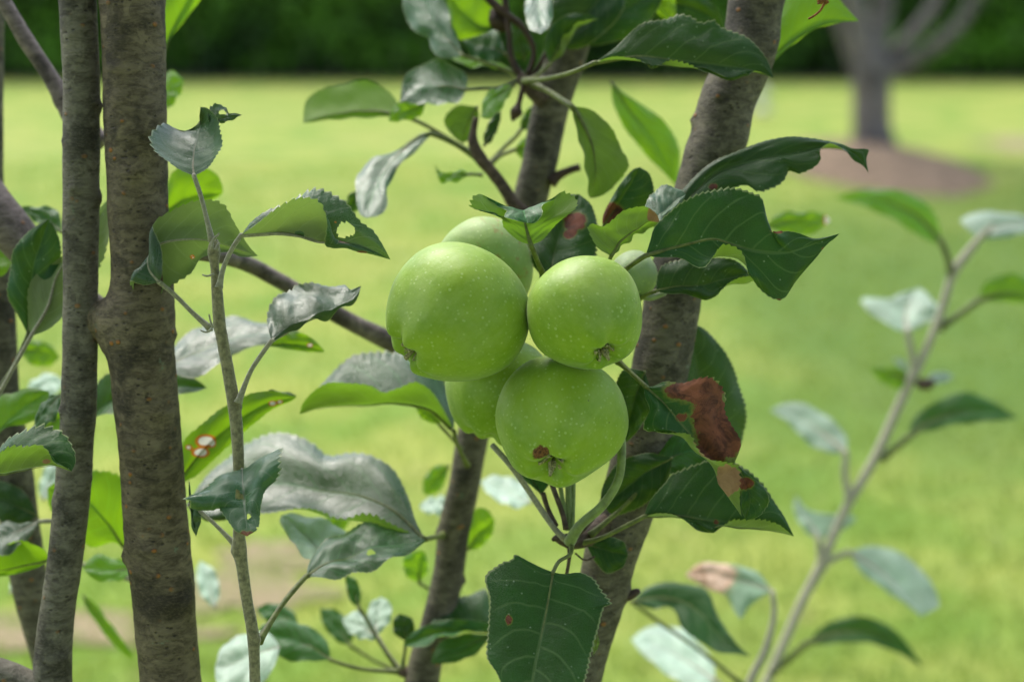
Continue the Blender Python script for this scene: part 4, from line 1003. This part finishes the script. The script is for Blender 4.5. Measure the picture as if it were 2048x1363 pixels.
leaf(T3, 'm', -2.8, (1288, 1032), (1588, 1072), [(1360, 1031), (1420, 1041), (1480, 1047), (1540, 1055)], [(1300, 1000), (1332, 962), (1345, 946), (1390, 928), (1440, 915), (1490, 935), (1528, 970), (1548, 1000), (1568, 1030)],
     [(1318, 1024, .5), (1348, 1030, .6), (1378, 1045, .4), (1400, 1058, .15), (1425, 1065, .05), (1445, 1052, .4), (1468, 1037, .8), (1510, 1039, .9), (1555, 1046, .7)],
     RF=[(1310, 1034, .1), (1345, 1037, .2), (1385, 1050, .1), (1425, 1062, .05), (1455, 1058, .3), (1500, 1060, .4), (1550, 1062, .3)], k=(0, .25), teeth=32, nu=150, pet=[(1150, 1088, -1), (1200, 1076, -.6), (1250, 1052, -.2)], pw=7, br=[(1432, 1044, 6, 4)],
     label="dark leaf spreading right from the spur with its lower edge rolled pale")
leaf(T3, 'm', -4.6, (1345, 915), (1204, 1008), [(1290, 945), (1240, 985)], [(1332, 985), (1300, 1002), (1262, 1022), (1228, 1030)], [(1300, 905), (1245, 918), (1215, 950), (1202, 985)], k=(0, -.1), teeth=24, label="shadowed leaf lying on the trunk under the apples")
leaf(T3, 'n', -4.9, (1312, 948), (1448, 918), [(1345, 915), (1395, 900)], [(1322, 890), (1360, 868), (1410, 885)], [(1345, 948), (1395, 938), (1430, 928)], k=(0, .8), pet=[(1180, 1070, 1), (1250, 1010, .5), (1290, 965)], pw=7)
leaf(T3, 'm', .4, (1292, 773), (1483, 1032, .2), [(1330, 808), (1362, 848), (1398, 885), (1438, 930), (1466, 980)],
     [(1308, 771), (1332, 762), (1365, 765), (1392, 757), (1420, 754), (1438, 764), (1453, 790), (1450, 818), (1462, 850), (1481, 882), (1478, 905), (1471, 925), (1478, 955), (1482, 995)],
     [(1289, 792), (1298, 820), (1287, 846), (1290, 861), (1318, 864, .2), (1348, 865, .6), (1382, 869, 1.0), (1400, 892, 1.2), (1425, 920, 1.3), (1452, 928, 1.3), (1478, 932, 1.2), (1480, 965, .8), (1480, 1000, .5)],
     RF=[(1290, 785), (1305, 815), (1305, 848, .1), (1325, 868, .2), (1362, 882, .5), (1395, 912, .6), (1425, 940, .7), (1446, 972, .6), (1470, 1008, .4)], k=(0, .25), teeth=34, nu=170, ripple=1.8, ser=.05,
     br=[(1395, 782, 62, 26), (1424, 830, 40, 45), (1440, 880, 46, 40), (1418, 905, 22, 18), (1362, 836, 11, 7), (1452, 962, 34, 30)], pet=[(1236, 722, -1.4), (1262, 745, -.8)], pw=7, label="leaf with a large scorched reddish brown half")
leaf(T3, 'm', -.3, (1474, 928), (1492, 1040), [(1492, 965), (1500, 1000)], [(1505, 955), (1530, 975), (1538, 1002), (1526, 1024), (1508, 1036)], [(1476, 965), (1480, 1010)], k=(0, 0), teeth=16, br=[(1490, 966, 18, 13)])
leaf(T3, 'm', -8.6, (1400, 905), (1380, 648), [(1405, 830), (1398, 760), (1388, 700)], [(1345, 860), (1345, 750), (1362, 680)], [(1470, 905), (1492, 850), (1488, 800), (1470, 740), (1435, 682), (1405, 655)], k=(-.3, .1), teeth=34, nu=110, label="broad rounded dark leaf half hidden behind the scorched one")
leaf(T3, 'm', -3.9, (1290, 742), (1240, 885), [(1272, 790), (1258, 840)], [(1305, 800), (1290, 840), (1258, 880)], [(1245, 740), (1225, 800), (1225, 860)], k=(0, 0))
leaf(T3, 'm', .6, (1291, 511), (1679, 467), [(1330, 500), (1380, 487), (1426, 478), (1470, 490), (1512, 502), (1570, 505), (1615, 492)],
     [(1300, 482), (1308, 455), (1325, 436), (1355, 410), (1385, 392), (1420, 380), (1465, 374), (1500, 384), (1522, 394), (1532, 425), (1540, 464), (1548, 462, .3), (1565, 461), (1592, 464), (1625, 476), (1650, 474)],
     [(1320, 515), (1360, 516), (1392, 533, .2), (1412, 532, .4), (1432, 508, .8), (1446, 492, 1.1), (1468, 494, 1.3), (1490, 510, 1.2), (1504, 548, .4), (1516, 574), (1545, 598), (1568, 597), (1588, 568), (1612, 538), (1632, 515), (1648, 492), (1668, 478)],
     RF=[(1318, 510), (1358, 510), (1392, 522), (1420, 524, .2), (1445, 516, .4), (1478, 520, .4), (1500, 545, .2), (1520, 562), (1548, 580), (1572, 576), (1600, 545), (1630, 515), (1655, 488)], k=(0, .12), teeth=40, nu=190, ser=.045, bulge=.05, ripple=1.3,
     br=[(1556, 603, 10, 5), (1552, 463, 14, 4), (1652, 498, 8, 4)], pet=[(1238, 548, -1.5), (1268, 526, -.6)], pw=8, label="big dark wavy leaf in focus pointing right from the apples")
leaf(T3, 'm', -2.2, (1328, 452), (1737, 346), [(1380, 395), (1430, 348), (1500, 322), (1570, 308), (1640, 296), (1690, 300), (1722, 318)],
     [(1345, 405), (1380, 362), (1420, 328), (1470, 303), (1520, 283), (1575, 275), (1640, 277), (1680, 286), (1706, 298), (1736, 300), (1733, 318)],
     [(1360, 438), (1400, 412), (1450, 382), (1490, 372), (1515, 387), (1545, 378), (1568, 360), (1580, 340), (1600, 346), (1628, 336), (1642, 318), (1642, 298, .4), (1662, 285, .8), (1690, 300, .5), (1706, 320), (1726, 332)], k=(0, .45), teeth=38, nu=180, ser=.05, ripple=1.3,
     br=[(1426, 375, 9, 6)], label="long leaf with a bitten edge and curled tip reaching right over the trunk")
leaf(T3, 'm', .2, (1222, 512), (1320, 446), [(1242, 482), (1275, 456), (1302, 440)], [(1245, 494), (1275, 468), (1306, 455)], [(1196, 496), (1180, 470), (1178, 450), (1205, 452), (1225, 438), (1252, 420), (1288, 411), (1312, 428)], k=(0, 0), teeth=18, zl=-.3, zr=.3, br=[(1308, 428, 14, 16)],
     pet=[(1212, 545, -2), (1216, 528, -.8)], pw=6, label="lime leaf underside rising from behind the right upper apple")
leaf(T3, 'y', -.4, (1300, 448), (1372, 388), [(1325, 425), (1350, 402)], [(1290, 412), (1312, 378), (1330, 372), (1356, 376)], [(1315, 452), (1342, 432), (1362, 408)], k=(0, .9), teeth=14)
leaf(T3, 'n', -.2, (1062, 490), (1055, 446, .8), [(1056, 470), (1050, 445), (1047, 420, .1), (1050, 432, .5)],
     [(1085, 480), (1105, 458), (1128, 436, .3), (1153, 414, .5), (1151, 395, .3), (1128, 383), (1108, 398), (1085, 412, .3), (1085, 428, .8), (1070, 445, .9)],
     [(1035, 480), (1008, 455), (1000, 434, .2), (962, 420, .4), (940, 414, .5), (944, 394, .3), (965, 387), (980, 405), (1012, 418, .3), (1008, 432, .8), (1030, 440, .9)], k=(0, 0), teeth=26, ser=.06, nu=150, ripple=.6, bulge=.04,
     pet=[(1088, 552, -2), (1076, 525, -.8)], pw=8, label="winged leaf curling over on top of the apple cluster")
leaf(T3, 'm', -4.6, (1100, 565), (1158, 388), [(1110, 500), (1130, 440)], [(1062, 520), (1072, 440), (1120, 395)], [(1180, 540), (1196, 470), (1186, 415)], k=(0, .5), teeth=26, br=[(1150, 446, 22, 20), (1140, 470, 14, 10)], label="shaded leaf with a pinkish brown patch behind the winged leaf")
leaf(T3, 'm', -5.6, (1205, 455), (1280, 334), [(1235, 410), (1262, 365)], [(1208, 425), (1240, 368), (1265, 340)], [(1260, 450), (1305, 400), (1302, 352)], k=(0, 0), teeth=22, br=[(1222, 428, 32, 20)], label="dark leaf with a brown base rising behind the cluster")
leaf(T3, 'm', -2.6, (1310, 582), (1508, 560, .3), [(1350, 573), (1400, 571), (1440, 560), (1480, 552)], [(1325, 530), (1390, 515), (1460, 518), (1495, 540)], [(1345, 586, .1), (1385, 592), (1415, 600), (1438, 586), (1450, 568, .4), (1478, 556, .7), (1500, 552, .6)],
     RF=[(1345, 582), (1385, 588), (1415, 594), (1440, 580), (1462, 572, .2), (1490, 568, .3)], k=(0, .2), teeth=24, pet=[(1275, 600, -1.2), (1295, 588, -.4)], pw=6, label="dark leaf tucked below the big wavy leaf")
leaf(T3, 'm', -5.0, (1172, 1088), (1256, 1110), [(1215, 1100)], [(1190, 1080), (1215, 1072), (1247, 1082)], [(1190, 1122), (1215, 1146), (1245, 1134)], k=(0, 0), pet=[(1150, 1090)], pw=5)
leaf(T3, 'm', -4.5, (1084, 988), (1015, 912), [(1060, 955), (1035, 925)], [(1055, 965), (1020, 930)], [(1100, 960), (1090, 920), (1050, 905)], k=(0, .5))
leaf(T3, 'm', -5.0, (1192, 1262), (1186, 1312), [(1192, 1288)], [(1186, 1280)], [(1199, 1285)], k=(0, 0), nu=40)
leaf(T3, 'g', -9.5, (1500, 160), (1717, 42), [(1580, 85), (1650, 48)], [(1530, 60), (1560, -10), (1620, -50), (1660, -20), (1690, 12)], [(1545, 125), (1600, 78), (1640, 55), (1680, 46)], k=(0, .3), label="bright yellow green leaf at the top right of the leaning trunk")

DB = empty("dried_flower_cluster", P(1655, -10, 2), "small brown dried flower cluster dangling into the top edge near the right", "dried flower")
wood("stalk", [(1617, 38, 2.2), (1628, 32, 2.4), (1640, 22, 2.4), (1646, 12, 2.8), (1655, -8, 3), (1660, -40, 3)], 2.0, MAT['dry'], DB, seg=8, step=3, rough=.15)
for q in range(15):
    a = q * 2.4; x0, y0 = 1646 + 7 * math.cos(a), 4 + 8 * math.sin(a * 1.3)
    wood("sepal", [(1650, 2, 3), (x0, y0, 3), (x0 + 5 * math.cos(a), y0 + 6 * math.sin(a), 1.2)], 2.0 + .25 * math.sin(q * 1.7), MAT['dry'], DB, seg=7, step=3, rough=.5)

# ------------------------------------------------------------------ blurred shoots at right
S2 = empty("leafy_shoot", P(1510, 1363, -50) * np.array([1, 1, 0]), "blurred slender shoot with pale leaves slanting up the right side of the frame", "shoot", "downy upright shoots")
Z2 = -50
wood("stem", [(1985, 450, 3.9), (1965, 470, 6.2), (1940, 500, 8.6), (1910, 540, 10.1), (1898, 570, 8.6), (1880, 630, 8.6), (1852, 700, 8.6), (1815, 775, 9.4), (1780, 850, 9.4), (1758, 900, 10.1), (1725, 960, 9.4), (1695, 1010, 9.4), (1665, 1075, 9.4), (1640, 1135, 10.9), (1605, 1200, 9.4), (1570, 1280, 9.4), (1530, 1370, 9.4), (1480, 1490, 10.1)], Z2, MAT['palestem'], S2, seg=18, step=12, root=True,
     bumps=[(1880, 652, 12, 6, 0), (1822, 755, 12, 5, 0)])
k2 = dict(pw=10)
leaf(S2, 'g', Z2, (1885, 487), (1672, 396), [(1830, 430), (1750, 398)], [(1850, 480, .5), (1800, 448, .5), (1735, 415, .4)], [(1872, 430, -.3), (1825, 388, -.5), (1752, 377, -.4), (1702, 383)], k=(0, .2), pet=[(1902, 545), (1895, 515)], label="bright leaf arching left from near the top of the blurred shoot", **k2)
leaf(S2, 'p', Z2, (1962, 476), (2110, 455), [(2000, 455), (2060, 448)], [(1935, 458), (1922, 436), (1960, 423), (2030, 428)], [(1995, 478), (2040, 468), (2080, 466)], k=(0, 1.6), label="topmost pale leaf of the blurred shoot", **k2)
leaf(S2, 'g', Z2, (1958, 601), (2120, 595), [(2000, 588), (2060, 590)], [(1965, 572, -.3), (1995, 550, -.5), (2050, 552, -.5)], [(2000, 603), (2060, 606)], k=(0, 0), pet=[(1880, 655), (1920, 628)], **k2)
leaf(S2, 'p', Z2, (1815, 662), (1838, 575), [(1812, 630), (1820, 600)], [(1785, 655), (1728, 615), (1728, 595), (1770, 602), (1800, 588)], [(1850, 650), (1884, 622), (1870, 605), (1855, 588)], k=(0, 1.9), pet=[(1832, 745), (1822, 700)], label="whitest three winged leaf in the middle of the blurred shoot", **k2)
leaf(S2, 'g', Z2, (1826, 762), (1738, 736), [(1780, 745)], [(1800, 778), (1765, 765)], [(1800, 735), (1765, 736)], k=(0, .3), **k2)
leaf(S2, 'p', Z2, (1820, 745), (1785, 716), [(1800, 728)], [(1803, 740)], [(1806, 718)], k=(0, 1.5), pw=5)
leaf(S2, 'p', Z2, (1850, 765), (1908, 750), [(1878, 755)], [(1865, 745), (1890, 744)], [(1870, 768), (1895, 762)], k=(0, 1.5), pw=5)
wood("bud", [(1835, 765, 8), (1848, 768, 13), (1860, 766, 10), (1868, 760, 5)], Z2 + .5, MAT['spur'], S2, seg=10, step=4, rough=.2)
leaf(S2, 'n', Z2, (1815, 875), (2038, 836), [(1870, 840), (1940, 822), (2000, 828)], [(1828, 835), (1868, 805), (1925, 783), (1978, 798), (2015, 822)], [(1850, 862, .2), (1920, 848, .3), (1985, 842, .3)], k=(0, .9), pet=[(1762, 918), (1785, 900)], label="grey green leaf reaching the right edge from the blurred shoot", **k2)
leaf(S2, 'p', Z2, (1692, 906), (1540, 820), [(1640, 862), (1580, 830)], [(1655, 905), (1612, 882), (1580, 848)], [(1692, 870), (1650, 828), (1605, 806), (1570, 806)], k=(0, 1.3), pet=[(1700, 1000), (1690, 950)], label="pale mottled leaf left of the blurred shoot at mid height", **k2)
leaf(S2, 'p', Z2, (1638, 1078), (1592, 990), [(1622, 1050), (1600, 1020)], [(1610, 1062), (1588, 1022)], [(1690, 1058), (1712, 1032), (1650, 1028), (1615, 1018)], k=(0, .9), pet=[(1640, 1140), (1640, 1110)], **k2)
leaf(S2, 'p', Z2, (1697, 1104), (1842, 1232), [(1750, 1135), (1800, 1180)], [(1745, 1090), (1795, 1102), (1845, 1140), (1880, 1205)], [(1722, 1142), (1768, 1178), (1815, 1210)], k=(0, 1.1), pet=[(1645, 1128), (1670, 1115)], label="hanging silvery green leaf low on the right of the blurred shoot", **k2)
leaf(S2, 'n', Z2, (1612, 1286), (1845, 1332), [(1680, 1265), (1750, 1268), (1805, 1300)], [(1650, 1248), (1710, 1231), (1772, 1246), (1818, 1290)], [(1655, 1288, .3), (1715, 1284, .5), (1780, 1298, .3)], k=(0, .7), pet=[(1542, 1345), (1580, 1315)], label="lowest arched leaf on the right of the blurred shoot", **k2)

S3 = empty("leafy_shoot", P(1430, 1450, -30) * np.array([1, 1, 0]), "low leafy sprig whose blurred leaves rise from the bottom edge right of the leaning trunk", "shoot", "downy upright shoots")
wood("stem", [(1545, 1180, 5), (1548, 1230, 6), (1530, 1300, 8), (1500, 1363, 9), (1480, 1450, 10)], -32, MAT['palestem'], S3, seg=14, step=12, root=True)
leaf(S3, 'm', -26, (1262, 1202), (1503, 1312), [(1330, 1195), (1390, 1215), (1440, 1270)], [(1300, 1170), (1360, 1163), (1412, 1178), (1436, 1228), (1470, 1282)], [(1300, 1216), (1340, 1216, .6), (1368, 1255, .6), (1420, 1295, .4)], RF=[(1300, 1210), (1345, 1222), (1375, 1262, .2), (1425, 1298)], k=(0, 1.0),
     pet=[(1500, 1380, -4), (1400, 1300, -4), (1300, 1230, -3)], pw=6, label="dark folded leaf right of the leaning trunk near the bottom")
leaf(S3, 'w', -33, (1545, 1180), (1370, 1150), [(1480, 1160), (1430, 1150)], [(1500, 1210), (1480, 1238), (1455, 1195), (1420, 1178)], [(1510, 1140), (1450, 1126), (1400, 1126)], k=(0, 1.0), br=[(1405, 1152, 62, 48)], pw=7, label="pale leaf with a peach coloured withered half")
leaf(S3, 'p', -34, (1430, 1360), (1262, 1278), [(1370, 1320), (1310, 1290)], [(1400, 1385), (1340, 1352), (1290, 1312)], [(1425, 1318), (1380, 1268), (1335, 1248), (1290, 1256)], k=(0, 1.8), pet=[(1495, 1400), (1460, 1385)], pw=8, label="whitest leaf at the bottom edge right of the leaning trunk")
leaf(S3, 'g', -26, (1530, 452), (1662, 440), [(1590, 440)], [(1560, 425), (1600, 424), (1640, 425)], [(1575, 468), (1625, 468)], k=(0, .3), sp=[(1655, 440, 8, 12)])
# ------------------------------------------------------------------ unseen leafy heads added to the near trees to block skylight behind the viewer
def shade_crown(parent, n, cx, cy, cz, sx, sy, sz, keep_y):
    c = nr.normal(size=(n, 3)); c /= np.linalg.norm(c, axis=1)[:, None]
    pts = c * (nr.random(n) ** .4)[:, None] * np.array([sx, sy, sz]) + np.array([cx, cy, cz])
    k = np.array([mnoise.noise(Vector(p) * 2.6) > -.42 for p in pts]) & (pts[:, 2] > 1.62 + np.maximum(pts[:, 1], 0) * .5) & (pts[:, 1] < keep_y)
    leaf_cards("crown", pts[k], .042, MAT['crown'], parent)

shade_crown(T1, 9500, -.75, -.45, 2.15, 1.5, 1.5, .60, .46)
shade_crown(T3, 12000, .55, -.50, 2.2, 1.7, 1.6, .62, .46)
for par, pts in ((T1, [(-.19, .66, 1.42, .016), (-.25, .50, 1.75, .015), (-.45, .1, 2.1, .012), (-.8, -.4, 2.4, .006)]), (T1, [(-.215, .66, 1.40, .010), (-.35, .35, 1.8, .010), (-.2, -.3, 2.2, .005)]),
                 (T3, [(.155, .735, 1.42, .015), (.25, .6, 1.75, .015), (.45, .1, 2.1, .012), (.7, -.6, 2.5, .006)]), (T3, [(.25, .6, 1.75, .012), (.1, .1, 2.0, .010), (.0, -.7, 2.4, .005)])):
    far_limb("branch", pts, MAT['barkB'], par, 12)
